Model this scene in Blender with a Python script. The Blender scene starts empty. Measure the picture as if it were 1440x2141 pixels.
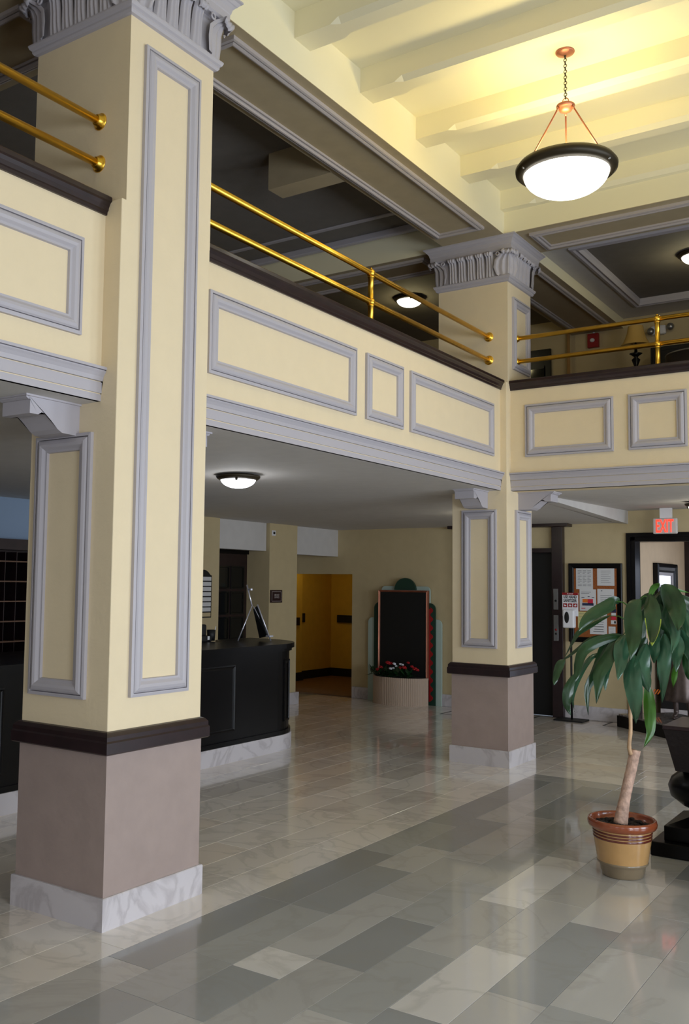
import bpy, bmesh, math, random
from mathutils import Vector, Matrix
random.seed(7)
PI = math.pi
S = bpy.context.scene
C = S.collection
# ------------------------------------------------------------------ camera
F_PX, YAW, PITCH, ROLL = 1992.735, 0.6153, 0.0771, 0.0136
CX, CY, CZ = 3.3071, -8.2484, 1.62
PX, PY = -123.155, -4.27
cw, sw = math.cos(YAW), math.sin(YAW); cp, sp = math.cos(PITCH), math.sin(PITCH); cr, sr = math.cos(ROLL), math.sin(ROLL)
vr = Vector((cw, sw, 0)); vf = Vector((-sw, cw, 0)); vz = Vector((0, 0, 1))
FW = vf*cp + vz*sp; UP = -vf*sp + vz*cp
CAMX = vr*cr + UP*sr; CAMY = UP*cr - vr*sr
cam = bpy.data.cameras.new('camera'); camo = bpy.data.objects.new('camera', cam); C.objects.link(camo)
cam.sensor_fit = 'AUTO'; cam.sensor_width = 36.0; cam.lens = F_PX/2141*36.0
cam.shift_x = -PX/2141; cam.shift_y = PY/2141; cam.clip_end = 100
camo.matrix_world = Matrix(((CAMX.x, CAMY.x, -FW.x, CX), (CAMX.y, CAMY.y, -FW.y, CY), (CAMX.z, CAMY.z, -FW.z, CZ), (0, 0, 0, 1)))
S.camera = camo
def at(u, v, ax, c):
    """world point seen at photograph pixel (u, v) on the plane ax = c"""
    d = FW + CAMX*((u-720-PX)/F_PX) - CAMY*((v-1070.5-PY)/F_PX)
    t = (c - (CX, CY, CZ)[ax])/d[ax]
    return Vector((CX, CY, CZ)) + d*t
# ------------------------------------------------------------------ world, exposure, daylight
S.view_settings.view_transform = 'Standard'; S.view_settings.look = 'None'
S.view_settings.exposure = 0.0; S.view_settings.gamma = 1.0; S.view_settings.use_curve_mapping = False
S.cycles.use_denoising = True
S.cycles.max_bounces = 8
W = bpy.data.worlds.new('world'); S.world = W; W.use_nodes = True
bgn = W.node_tree.nodes['Background']; bgn.inputs[0].default_value = (.62, .74, .95, 1); bgn.inputs[1].default_value = 1.6
def area(name, loc, target, sx, sy, power, col, spread=PI):
    l = bpy.data.lights.new(name, 'AREA'); l.shape = 'RECTANGLE'; l.size = sx; l.size_y = sy; l.energy = power; l.color = col; l.spread = spread
    o = bpy.data.objects.new(name, l); C.objects.link(o); o.location = loc
    o.rotation_euler = (Vector(target)-Vector(loc)).to_track_quat('-Z', 'Y').to_euler(); return o
def point(name, loc, power, col, r=.08):
    l = bpy.data.lights.new(name, 'POINT'); l.energy = power; l.color = col; l.shadow_soft_size = r
    o = bpy.data.objects.new(name, l); C.objects.link(o); o.location = loc; return o
WY = (-8.0, -5.4, -2.7, .0)
for i, yy in enumerate(WY):                      # the tall street windows in the right-hand wall
    area('window_daylight', (6.95, yy, 1.6), ((3.2, yy+.2, 0) if i == 0 else (0, yy+.6, .9)), 1.7, 2.2, (180, 74, 90, 108)[i], (.82, .90, 1.0))
for xx in (-1.6, 1.6, 4.8):                        # added fill lamps behind the camera, to brighten faces turned that way
    area('rear_fill', (xx, -11.94, 2.0), (xx, -6, .6), 1.7, 2.2, 38, (.84, .90, 1.0))
area('vestibule_daylight', (2.9, 5.2, 1.6), (0, 5.0, 1.3), 1.6, 1.8, 16, (.92, .95, 1.0))
# ------------------------------------------------------------------ materials
def s2l(c): return tuple(((x/255)/12.92 if x/255 <= .04045 else ((x/255+.055)/1.055)**2.4) for x in c)
def mat(name, rgb, rough=.6, metal=0, spec=.5, noise=0, nscale=8, bump=0, bscale=60, coat=0, emit=None, estr=0, sub=None, col2=None, trans=0):
    m = bpy.data.materials.new(name); m.use_nodes = True; nt = m.node_tree; b = nt.nodes['Principled BSDF']
    c = s2l(rgb)
    b.inputs['Base Color'].default_value = (*c, 1); b.inputs['Roughness'].default_value = rough
    b.inputs['Metallic'].default_value = metal; b.inputs['Specular IOR Level'].default_value = spec
    b.inputs['Coat Weight'].default_value = coat; b.inputs['Coat Roughness'].default_value = .06
    if trans: b.inputs['Transmission Weight'].default_value = trans
    if emit: b.inputs['Emission Color'].default_value = (*s2l(emit), 1); b.inputs['Emission Strength'].default_value = estr
    if noise or bump or col2: tc = nt.nodes.new('ShaderNodeTexCoord')
    if noise or col2:
        n = nt.nodes.new('ShaderNodeTexNoise'); n.inputs['Scale'].default_value = nscale; n.inputs['Detail'].default_value = 5
        nt.links.new(tc.outputs['Object'], n.inputs['Vector'])
        r = nt.nodes.new('ShaderNodeValToRGB'); nt.links.new(n.outputs['Fac'], r.inputs['Fac'])
        lo = s2l(col2) if col2 else tuple(x*(1-noise) for x in c)
        hi = c if col2 else tuple(min(1, x*(1+noise)) for x in c)
        r.color_ramp.elements[0].position = .3; r.color_ramp.elements[1].position = .7
        r.color_ramp.elements[0].color = (*lo, 1); r.color_ramp.elements[1].color = (*hi, 1)
        nt.links.new(r.outputs['Color'], b.inputs['Base Color'])
    if bump:
        n2 = nt.nodes.new('ShaderNodeTexNoise'); n2.inputs['Scale'].default_value = bscale; n2.inputs['Detail'].default_value = 4
        nt.links.new(tc.outputs['Object'], n2.inputs['Vector'])
        bp = nt.nodes.new('ShaderNodeBump'); bp.inputs['Strength'].default_value = bump; bp.inputs['Distance'].default_value = .01
        nt.links.new(n2.outputs['Fac'], bp.inputs['Height']); nt.links.new(bp.outputs['Normal'], b.inputs['Normal'])
    return m
def marble(name, base, vein, scale=3, rough=.25, objcol=False, coat=0, vfac=.6):
    m = bpy.data.materials.new(name); m.use_nodes = True; nt = m.node_tree; b = nt.nodes['Principled BSDF']; L = nt.links.new
    tc = nt.nodes.new('ShaderNodeTexCoord'); geo = nt.nodes.new('ShaderNodeNewGeometry')
    n = nt.nodes.new('ShaderNodeTexNoise'); n.inputs['Scale'].default_value = scale; n.inputs['Detail'].default_value = 8; n.inputs['Distortion'].default_value = 1.2
    L(geo.outputs['Position'], n.inputs['Vector'])
    r = nt.nodes.new('ShaderNodeValToRGB'); L(n.outputs['Fac'], r.inputs['Fac'])
    e = r.color_ramp.elements; e[0].position = .46; e[0].color = (0, 0, 0, 1); e[1].position = .54; e[1].color = (0, 0, 0, 1)
    k = e.new(.5); k.color = (1, 1, 1, 1)
    n2 = nt.nodes.new('ShaderNodeTexNoise'); n2.inputs['Scale'].default_value = scale*.8; n2.inputs['Detail'].default_value = 6
    L(geo.outputs['Position'], n2.inputs['Vector'])
    mx = nt.nodes.new('ShaderNodeMix'); mx.data_type = 'RGBA'
    if objcol:
        oi = nt.nodes.new('ShaderNodeObjectInfo'); L(oi.outputs['Color'], mx.inputs['A'])
    else: mx.inputs['A'].default_value = (*s2l(base), 1)
    mx.inputs['B'].default_value = (*s2l(vein), 1)
    mul = nt.nodes.new('ShaderNodeMath'); mul.operation = 'MULTIPLY'; mul.inputs[1].default_value = vfac
    L(r.outputs['Color'], mul.inputs[0]); L(mul.outputs[0], mx.inputs['Factor'])
    mx2 = nt.nodes.new('ShaderNodeMix'); mx2.data_type = 'RGBA'; mx2.blend_type = 'MULTIPLY'; mx2.inputs['Factor'].default_value = .55
    r2 = nt.nodes.new('ShaderNodeValToRGB'); L(n2.outputs['Fac'], r2.inputs['Fac'])
    r2.color_ramp.elements[0].position = .3; r2.color_ramp.elements[1].position = .7
    r2.color_ramp.elements[0].color = (.86, .86, .87, 1); r2.color_ramp.elements[1].color = (1, 1, 1, 1)
    L(mx.outputs['Result'], mx2.inputs['A']); L(r2.outputs['Color'], mx2.inputs['B'])
    L(mx2.outputs['Result'], b.inputs['Base Color'])
    b.inputs['Roughness'].default_value = rough; b.inputs['Coat Weight'].default_value = coat; b.inputs['Coat Roughness'].default_value = .05
    return m
M = {}
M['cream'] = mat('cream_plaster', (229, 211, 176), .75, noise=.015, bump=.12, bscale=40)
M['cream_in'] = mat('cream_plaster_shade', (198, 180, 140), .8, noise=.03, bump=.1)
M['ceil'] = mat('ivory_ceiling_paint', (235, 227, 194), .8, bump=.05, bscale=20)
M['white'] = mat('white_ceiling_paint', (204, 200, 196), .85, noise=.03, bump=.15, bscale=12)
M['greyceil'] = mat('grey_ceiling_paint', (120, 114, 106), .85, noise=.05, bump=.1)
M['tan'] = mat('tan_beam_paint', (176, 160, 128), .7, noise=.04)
M['lav'] = mat('lavender_grey_trim', (180, 175, 180), .5, bump=.05, bscale=30)
M['greytrim'] = mat('grey_soffit_trim', (176, 168, 166), .5)
M['taupe'] = mat('taupe_dado_paint', (160, 142, 134), .6, noise=.05, bump=.15, bscale=30)
M['wood'] = mat('dark_mahogany', (36, 20, 22), .35, noise=.25, nscale=14, coat=.15)
M['black'] = mat('black_wood', (9, 8, 9), .3, noise=.2, spec=.22)
M['soot'] = mat('black_matt', (10, 10, 12), .6)
M['glassdark'] = mat('dark_glass', (14, 17, 19), .08)
M['brass'] = mat('polished_brass', (246, 196, 74), .3, metal=1, noise=.10, nscale=10)
M['copper'] = mat('aged_copper', (168, 108, 84), .4, metal=.6, noise=.15)
M['bronze'] = mat('dark_bronze', (52, 44, 28), .45, metal=.4)
M['marble'] = marble('pale_base_marble', (206, 200, 202), (156, 148, 150), 2.2, .3, vfac=.45)
M['tile'] = marble('honed_floor_marble', (150, 146, 136), (150, 146, 138), 2.0, .17, objcol=True, coat=.65, vfac=.25)
M['grout'] = mat('grey_grout', (120, 116, 106), .6)
M['glow'] = mat('frosted_lamp_glass', (255, 255, 250), .4, emit=(255, 250, 236), estr=5)
M['glow_cool'] = mat('frosted_lamp_glass_cool', (250, 252, 255), .4, emit=(240, 246, 255), estr=5)
M['leaf'] = mat('deep_green_leaf', (28, 60, 30), .3, spec=.6, noise=.3, nscale=9)
M['leafb'] = mat('blue_sheen_leaf', (48, 86, 62), .26, spec=.7, noise=.25, nscale=9)  # leaf green made lighter and bluer; the bluish sheen is put into the colour
M['leafy'] = mat('fresh_green_leaf', (62, 108, 30), .35, noise=.3, nscale=9)
M['leafedge'] = mat('yellowing_leaf_edge', (140, 158, 52), .4, noise=.3, nscale=30)
M['olive_stem'] = mat('dull_green_stem', (70, 74, 44), .6, noise=.2, nscale=20)
M['bark'] = mat('pale_cane_bark', (196, 162, 142), .7, noise=.3, nscale=30, bump=.6, bscale=50)
M['cane'] = mat('thin_tan_cane', (196, 160, 122), .5, noise=.2, nscale=20)
M['soil'] = mat('dark_soil', (30, 22, 18), .9, noise=.5, nscale=40, bump=1, bscale=60)
M['terra'] = mat('glazed_terracotta', (142, 72, 42), .22, coat=.5, noise=.12)
M['ochre'] = mat('glazed_ochre', (188, 146, 92), .25, coat=.5, noise=.1, nscale=6)
M['olive'] = mat('glazed_grey_brown', (128, 112, 88), .3, coat=.4, noise=.15)
M['maroon'] = mat('glazed_maroon', (98, 40, 26), .25, coat=.5)
M['mint'] = mat('mint_board', (178, 196, 186), .6)
M['dgreen'] = mat('dark_green_board', (24, 58, 44), .55)
M['red'] = mat('red_paint', (150, 22, 26), .5)
M['whitep'] = mat('white_plastic', (232, 232, 236), .35)
M['paper'] = mat('white_paper', (216, 216, 216), .8)
M['ink'] = mat('grey_print', (120, 120, 122), .8)
M['inkd'] = mat('black_print', (30, 30, 34), .7)
M['yellowp'] = mat('yellow_paper', (214, 204, 140), .8)
M['cork'] = mat('brown_cork', (150, 84, 36), .85, noise=.2, nscale=60)
M['orange'] = mat('orange_print', (226, 120, 40), .7)
M['pink'] = mat('crimson_print', (206, 40, 66), .7)
M['navy'] = mat('navy_print', (36, 44, 76), .7)
M['steel'] = mat('brushed_steel', (150, 150, 150), .35, metal=.8)
M['silver'] = mat('silver_aluminium', (225, 225, 235), .3, metal=.7)
M['yellow'] = mat('mustard_hall_paint', (206, 172, 66), .8, noise=.05)
M['carpet'] = mat('brown_hall_floor', (110, 80, 50), .8, noise=.1)
M['exitred'] = mat('lit_red_letters', (255, 60, 40), .4, emit=(255, 62, 44), estr=1.6)
M['exitbody'] = mat('grey_sign_body', (205, 198, 194), .5)
M['planter'] = mat('fluted_beige_laminate', (190, 168, 148), .6)
M['petalr'] = mat('red_petal', (178, 24, 32), .6)
M['petalw'] = mat('white_petal', (238, 238, 244), .6)
M['shade'] = mat('tan_fabric_shade', (206, 168, 92), .8, noise=.05, emit=(200, 150, 70), estr=.0)
M['plaque'] = mat('maroon_plaque', (48, 26, 26), .4)
M['plaquet'] = mat('pale_lettering', (190, 180, 175), .6)
M['statue'] = mat('dark_bronze_statue', (96, 84, 80), .38, metal=.6, noise=.25, nscale=12)
M['leather'] = mat('dark_brown_leather', (24, 16, 16), .45, noise=.15, bump=.2)
M['blueish'] = mat('blue_grey_wall_paint', (132, 150, 172), .8)
M['clear'] = mat('window_glass', (235, 240, 245), .03, trans=1)
M['mirror'] = mat('mirror_glass', (220, 220, 225), .04, metal=1)
M['vest'] = mat('warm_vestibule_paint', (214, 190, 160), .8, noise=.03)
M['grille'] = mat('brown_shelf_edge', (96, 66, 44), .5)
# ------------------------------------------------------------------ mesh helpers
class MB:
    def __init__(s): s.v = []; s.f = []; s.m = []; s.sm = []
    def add(s, vs, fs, mi=0, smooth=False):
        o = len(s.v); s.v += [tuple(p) for p in vs]
        for f in fs: s.f.append(tuple(i+o for i in f)); s.m.append(mi); s.sm.append(smooth)
        return s
    def box(s, x0, x1, y0, y1, z0, z1, b=0, mi=0):
        if x0 > x1: x0, x1 = x1, x0
        if y0 > y1: y0, y1 = y1, y0
        if z0 > z1: z0, z1 = z1, z0
        if b <= 0:
            vs = [(x, y, z) for z in (z0, z1) for y in (y0, y1) for x in (x0, x1)]
            return s.add(vs, [(0, 2, 3, 1), (4, 5, 7, 6), (0, 1, 5, 4), (2, 6, 7, 3), (0, 4, 6, 2), (1, 3, 7, 5)], mi)
        bm = bmesh.new(); bmesh.ops.create_cube(bm, size=1)
        for v in bm.verts: v.co = ((x0+x1)/2+v.co.x*(x1-x0), (y0+y1)/2+v.co.y*(y1-y0), (z0+z1)/2+v.co.z*(z1-z0))
        bmesh.ops.bevel(bm, geom=bm.edges[:], offset=min(b, .45*min(x1-x0, y1-y0, z1-z0)), segments=2, affect='EDGES', profile=.5)
        return s.bm(bm, mi, False)
    def bm(s, bm, mi=0, smooth=True):
        bm.verts.index_update(); s.add([v.co[:] for v in bm.verts], [tuple(v.index for v in f.verts) for f in bm.faces], mi, smooth); bm.free(); return s
    def lathe(s, cx, cy, prof, n=32, mi=0, smooth=True, a0=0, a1=2*PI, sy=1):
        full = abs(a1-a0-2*PI) < 1e-6; m = n if full else n+1
        vs = []
        for (r, z) in prof:
            for i in range(m):
                a = a0+(a1-a0)*i/n; vs.append((cx+r*math.cos(a), cy+sy*r*math.sin(a), z))
        fs = []
        for j in range(len(prof)-1):
            for i in range(n):
                k = (i+1) % m; fs.append((j*m+i, j*m+k, (j+1)*m+k, (j+1)*m+i))
        return s.add(vs, fs, mi, smooth)
    def tube(s, pts, r, n=10, mi=0, cap=True, smooth=True):
        pts = [Vector(p) for p in pts]; rs = r if isinstance(r, (list, tuple)) else [r]*len(pts)
        up = None; vs = []
        for i, p in enumerate(pts):
            t = (pts[min(i+1, len(pts)-1)]-pts[max(i-1, 0)]).normalized()
            if up is None:
                a = Vector((0, 0, 1)) if abs(t.z) < .9 else Vector((1, 0, 0)); up = (a-t*a.dot(t)).normalized()
            else: up = (up-t*up.dot(t)).normalized()
            w = t.cross(up)
            for k in range(n):
                a = 2*PI*k/n; vs.append(p+(up*math.cos(a)+w*math.sin(a))*rs[i])
        fs = [(j*n+k, j*n+(k+1) % n, (j+1)*n+(k+1) % n, (j+1)*n+k) for j in range(len(pts)-1) for k in range(n)]
        if cap: fs += [tuple(range(n-1, -1, -1)), tuple((len(pts)-1)*n+k for k in range(n))]
        return s.add(vs, fs, mi, smooth)
    def frame(s, O, u, v, n, w, h, prof, mi=0):
        O, u, v, n = map(Vector, (O, u, v, n)); vs = []
        for d, k in prof:
            for a, b in ((d, d), (w-d, d), (w-d, h-d), (d, h-d)): vs.append(O+u*a+v*b+n*k)
        fs = [(j*4+i, j*4+(i+1) % 4, (j+1)*4+(i+1) % 4, (j+1)*4+i) for j in range(len(prof)-1) for i in range(4)]
        return s.add(vs, fs, mi)
    def extr(s, poly, fn, a, b, mi=0, smooth=False):
        """polygon of (p, q) swept from a to b; fn(p, q, t) gives the point"""
        n = len(poly); vs = [fn(p, q, a) for p, q in poly]+[fn(p, q, b) for p, q in poly]
        fs = [(i, (i+1) % n, n+(i+1) % n, n+i) for i in range(n)]
        s.add(vs, fs, mi, smooth)
        o = len(s.v)
        bm = bmesh.new(); bv = [bm.verts.new(x) for x in vs]
        for sl in (bv[:n], bv[n:]): bm.faces.new(sl)
        bmesh.ops.triangulate(bm, faces=bm.faces[:])
        return s.bm(bm, mi, False)
    def sphere(s, c, r, mi=0, seg=12, ring=8, sc=(1, 1, 1)):
        bm = bmesh.new(); bmesh.ops.create_uvsphere(bm, u_segments=seg, v_segments=ring, radius=1)
        for v in bm.verts: v.co = (c[0]+v.co.x*r*sc[0], c[1]+v.co.y*r*sc[1], c[2]+v.co.z*r*sc[2])
        return s.bm(bm, mi)
def wloc(o):
    v = Vector((0, 0, 0))
    while o is not None: v += Vector(o.location); o = o.parent
    return v
def tag(o, label=None, cat=None, group=None, kind=None):
    if label: o['label'] = label
    if cat: o['category'] = cat
    if group: o['group'] = group
    if kind: o['kind'] = kind
    return o
def build(name, mb, mats, parent=None, local=False, recalc=True):
    me = bpy.data.meshes.new(name); off = Vector((0, 0, 0)) if local else wloc(parent)
    me.from_pydata([tuple(Vector(p)-off) for p in mb.v], [], mb.f)
    mats = mats if isinstance(mats, (list, tuple)) else [mats]
    for m in mats: me.materials.append(M[m] if isinstance(m, str) else m)
    me.polygons.foreach_set('material_index', mb.m); me.polygons.foreach_set('use_smooth', mb.sm)
    if recalc:
        bm = bmesh.new(); bm.from_mesh(me); bmesh.ops.remove_doubles(bm, verts=bm.verts, dist=1e-5); bmesh.ops.recalc_face_normals(bm, faces=bm.faces); bm.to_mesh(me); bm.free()
    me.update()
    o = bpy.data.objects.new(name, me); C.objects.link(o)
    if parent is not None: o.parent = parent
    return o
def thing(name, loc, label, cat, group=None):
    o = bpy.data.objects.new(name, None); C.objects.link(o); o.location = loc; o.empty_display_size = .1
    return tag(o, label, cat, group)
def struct(name, mb, mats, parent=None):
    o = build(name, mb, mats, parent)
    if parent is None: o['kind'] = 'structure'
    return o
def bxs(name, dims, mats, parent=None, b=0):
    return build(name, MB().box(*dims, b=b), mats, parent)
def text_mb(txt, size, O, u, v, depth=.001, align='CENTER', bold=0, width=None):
    cu = bpy.data.curves.new('t', 'FONT'); cu.body = txt; cu.size = size; cu.align_x = align; cu.align_y = 'CENTER'; cu.extrude = depth; cu.offset = bold; cu.resolution_u = 2
    o = bpy.data.objects.new('t', cu); me = bpy.data.meshes.new_from_object(o)
    O, u, v = Vector(O), Vector(u), Vector(v); n = u.cross(v); mb = MB(); xs_ = [p.co.x for p in me.vertices]; kx = width/(max(xs_)-min(xs_)) if width else 1; mx_ = (max(xs_)+min(xs_))/2 if width else 0
    mb.add([O+u*(p.co.x-mx_)*kx+v*p.co.y+n*(p.co.z+depth) for p in me.vertices], [tuple(p.vertices) for p in me.polygons])
    bpy.data.objects.remove(o); bpy.data.curves.remove(cu); bpy.data.meshes.remove(me)
    return mb
X, Y, Z = Vector((1, 0, 0)), Vector((0, 1, 0)), Vector((0, 0, 1))
PM = [(0, 0), (0, .019), (.012, .022), (.017, .022), (.0175, .003), (.0215, .003), (.022, .020), (.030, .026), (.044, .031), (.058, .027), (.070, .016), (.074, .014), (.083, .014), (.086, 0)]
# ================================================================== STRUCTURE
XL, YF, XR, YB = -4.15, 3.65, 7.0, -12.0
fl = struct('floor', MB().box(-5.6, XR+.2, YB-.2, 7.2, -.25, -.012), 'grout')
# marble tiles, one object each; rows follow the room's long side
def tile_mesh(w, l):
    b = .0008; t = .012
    mb = MB(); x0, x1, y0, y1 = b, w-b, b, l-b; c = .0008
    vs = [(x0, y0, -t), (x1, y0, -t), (x1, y1, -t), (x0, y1, -t), (x0, y0, -c), (x1, y0, -c), (x1, y1, -c), (x0, y1, -c),
          (x0+c, y0+c, 0), (x1-c, y0+c, 0), (x1-c, y1-c, 0), (x0+c, y1-c, 0)]
    fs = [(0, 1, 5, 4), (1, 2, 6, 5), (2, 3, 7, 6), (3, 0, 4, 7), (4, 5, 9, 8), (5, 6, 10, 9), (6, 7, 11, 10), (7, 4, 8, 11), (8, 9, 10, 11)]
    return vs, fs
tiles = []
def row(x, w, y0, y1, pal, along='y', cuts=None, lens=(.55, 1.0)):
    p = y0; k = 0; cuts = list(cuts or [])
    while p < y1-.05:
        l = random.uniform(*lens)
        if cuts and cuts[0] > p+.02: l = cuts.pop(0)-p
        elif cuts: cuts.pop(0); continue
        if p+l > y1-.25: l = y1-p
        if l > 1.3: l = l/2; cuts = [p+2*l]+cuts
        c = random.choice(pal); j = random.uniform(-5, 5)
        tiles.append((x, p, w, l, along, tuple(q+j for q in c))); p += l; k += 1
DK = [(156, 157, 155), (168, 168, 164), (180, 178, 173), (150, 151, 149), (188, 185, 179)]
LT = [(228, 224, 218), (220, 216, 210), (206, 203, 197)]
XD = .235; RW = .2445
CUT = {0: [-6.2, -5.19, -4.15, -3.06, -2.2, -1.2], 1: [-6.3, -5.41, -4.93, -4.16, -3.3, -2.78, -1.9], 2: [-6.0, -5.42, -4.94, -4.68, -3.75, -2.9, -1.6],
       3: [-5.6, -4.67, -4.0, -3.28, -2.5, -1.5], 4: [-6, -5.1, -4.3, -3.5, -2.5, -1.4], 5: [-5.8, -4.9, -4.1, -3.3, -2.4], 6: [-5.4, -4.53, -3.54, -2.7, -1.8],
       7: [-5.5, -4.5, -3.76, -3.2, -2.5], 8: [-5, -4.4, -3.73, -3.18, -2.4]}
for i in range(14):
    pal = DK if i == 0 else (DK*3+LT[1:] if i % 3 else DK*2+LT)
    row(XD+i*RW, RW, -7.7, -.335, pal, cuts=CUT.get(i))
row(-.335, RW, XD, 5.3, DK[:4], along='x')
LF = [(240, 232, 222), (234, 226, 216), (244, 237, 228), (228, 220, 210), (240, 228, 214)]
for i in range(9): row(XD-(i+1)*.262, .262, -7.7, 3.62, LF, lens=(.7, 1.2))
for i in range(14): row(-.09+i*.265, .265, XD, 3.2, LF, along='x', lens=(.7, 1.2))
for i in range(9): row(XD-2.358-(i+1)*.262, .262, -7.7, 3.62, LF, lens=(.9, 1.3))
for i in range(10): row(XD+(14+i)*RW, RW, -7.7, -.335, DK+LT, lens=(.9, 1.3))
row(3.35+.005, 1.0, XD, 3.2, LF, along='x', lens=(.9, 1.3))
for i in range(15): row(XD-(i+1)*.262-.6 if 0 else -3.5+i*.62, .62, -11.9, -7.7, DK+LT, lens=(.9, 1.3))
def tcen(t):
    x, p, w, l, al, c = t
    cx, cy = (x+w/2, p+l/2) if al == 'y' else (p+l/2, x+w/2)
    d = Vector((cx-CX, cy-CY, -CZ)); z = d.dot(FW)
    u = d.dot(CAMX)/z*F_PX+720+PX if z > .3 else -9999; v = 1070.5+PY-d.dot(CAMY)/z*F_PX if z > .3 else 9e9
    vis = -250 < u < 1690 and v < 2500
    return (0 if vis else 1, z)
tiles.sort(key=tcen)
restm = MB(); rc = []
for k, (x, p, w, l, al, c) in enumerate(tiles):
    vs, fs = tile_mesh(w, l)
    if al == 'y': loc = (x, p)
    else: vs = [(b, a, z) for a, b, z in vs]; fs = [tuple(reversed(f)) for f in fs]; loc = (p, x)
    if k < 300:
        me = bpy.data.meshes.new('tile'); me.from_pydata(vs, [], fs); me.materials.append(M['tile']); me.update()
        o = bpy.data.objects.new('tile', me); C.objects.link(o); o.parent = fl; o.location = (loc[0], loc[1], 0); o.color = (*s2l(c), 1)
    else: restm.add([(a+loc[0], b+loc[1], z) for a, b, z in vs], fs)
rt = build('far_tiling', restm, 'tile', fl); rt.color = (*s2l((140, 136, 126)), 1); rt['kind'] = 'stuff'
for d in ((-.19, 3.3, 3.235, 3.25), (-.20, -.18, 3.25, 3.62), (-1.07, -.2, 3.55, 3.565), (-1.08, -1.06, 2.9, 3.56), (-2.13, -1.08, 2.9, 2.915), (-2.14, -2.12, 2.9, 3.5)):
    bxs('inlay_strip', (*d, -.004, .0012), 'black', fl)
# ---- outer walls
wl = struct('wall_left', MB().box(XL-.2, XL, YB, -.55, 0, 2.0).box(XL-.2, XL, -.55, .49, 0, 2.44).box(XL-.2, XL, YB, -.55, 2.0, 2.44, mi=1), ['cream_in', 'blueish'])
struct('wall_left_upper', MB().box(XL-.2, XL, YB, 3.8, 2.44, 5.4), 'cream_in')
# recess with the dark door, then the two pilasters and white headers
struct('wall_recess', MB().box(-5.5, -5.3, .6, 3.8, 0, 2.5).box(-4.75, -4.52, .5, 2.5, 0, 2.5), 'cream_in')
struct('trim_header_door', MB().box(-4.3, -4.15, .85, 1.87, 2.045, 2.44), 'white')
struct('trim_header_passage', MB().box(-4.3, -4.15, 2.53, 3.65, 2.025, 2.44), 'white')
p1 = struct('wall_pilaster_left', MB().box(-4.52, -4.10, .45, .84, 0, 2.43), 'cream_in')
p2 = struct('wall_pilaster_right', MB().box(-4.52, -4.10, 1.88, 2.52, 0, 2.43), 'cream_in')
bxs('base_block', (-4.53, -4.07, 1.85, 2.56, 0, .16), 'marble', p2, b=.004)
bxs('base_block', (-4.53, -4.07, .42, .87, 0, .16), 'marble', p1, b=.004)
# far wall, lower storey: passage opening, lift doorway, exit opening
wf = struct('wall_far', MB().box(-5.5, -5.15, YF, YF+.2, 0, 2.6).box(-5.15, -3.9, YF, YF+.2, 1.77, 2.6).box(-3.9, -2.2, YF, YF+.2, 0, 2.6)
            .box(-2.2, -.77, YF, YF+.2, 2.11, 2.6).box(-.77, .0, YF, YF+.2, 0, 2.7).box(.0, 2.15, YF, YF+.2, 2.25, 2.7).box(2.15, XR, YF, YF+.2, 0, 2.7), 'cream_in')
bb = struct('baseboard_far', MB().box(-3.88, -2.22, YF-.03, YF, 0, .16, b=.004).box(-.9, -.01, YF-.03, YF, 0, .165, b=.004).box(2.2, XR, YF-.03, YF, 0, .16), 'marble')
struct('wall_far_upper', MB().box(XL, XR, 3.8, 4.0, 2.6, 5.4), 'cream_in')
struct('wall_back', MB().box(XL-.2, XR+.2, YB-.2, YB, 0, 5.4), 'taupe')
for i, xx in enumerate((-1.6, 1.6, 4.8)):
    struct('window_%d' % (i+5), MB().box(xx-.98, xx-.88, YB, YB+.05, .85, 3.2).box(xx+.88, xx+.98, YB, YB+.05, .85, 3.2).box(xx-.98, xx+.98, YB, YB+.05, 3.12, 3.2).box(xx-.98, xx+.98, YB, YB+.07, .8, .88), 'wood')  # frames on the solid rear wall, added around the fill lamps
wr = MB().box(XR, XR+.2, YB, 4, 0, .45).box(XR, XR+.2, YB, 4, 3.1, 5.4)
for a, b in ((YB, -8.95), (-7.05, -6.35), (-4.45, -3.65), (-1.75, -.95), (.95, 4.0)): wr.box(XR, XR+.2, a, b, .45, 3.1)
struct('wall_right', wr, 'cream')
for i, yy in enumerate(WY):
    w = struct('window_%d' % (i+1), MB().box(XR-.03, XR+.02, yy-1.08, yy-.98, .4, 3.15).box(XR-.03, XR+.02, yy+.98, yy+1.08, .4, 3.15).box(XR-.03, XR+.02, yy-.98, yy+.98, 3.03, 3.15).box(XR-.05, XR+.02, yy-.98, yy+.98, .4, .48), 'wood')
# ---- lower ceiling: old plaster, sagging a little towards the back
def zc(x, y):
    if x > .02: return 2.50+.018*max(0, y)
    t = min(1, max(0, (-x-.1)/4.05)); s = min(1, max(0, (y-.3)/3.35))
    return 2.50-.09*max(t, s*.95)
mb = MB(); nx, ny = 14, 30; vs = []
for j in range(ny+1):
    for i in range(nx+1):
        x = -5.4+(5.4-.13)*i/nx; y = -12+(15.8)*j/ny; vs.append((x, y, zc(x, y)))
mb.add(vs, [(j*(nx+1)+i, (j+1)*(nx+1)+i, (j+1)*(nx+1)+i+1, j*(nx+1)+i+1) for j in range(ny) for i in range(nx)])
struct('ceiling_lower', mb, 'white')
struct('ceiling_lower_right', MB().add([(-.13, .62, zc(-.13, .62)), (.02, .62, 2.49), (.02, 3.8, 2.40), (-.13, 3.8, zc(-.13, 3.8))], [(0, 1, 2, 3)]).add([(.02, .2, 2.502), (XR, .2, 2.502), (XR, 3.8, 2.566), (.02, 3.8, 2.566)], [(0, 1, 2, 3)])
       .add([(.02, .62, 2.51), (.02, 3.8, 2.566), (.02, 3.8, 2.40), (.02, .62, 2.49)], [(0, 1, 2, 3)]), 'white')
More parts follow.
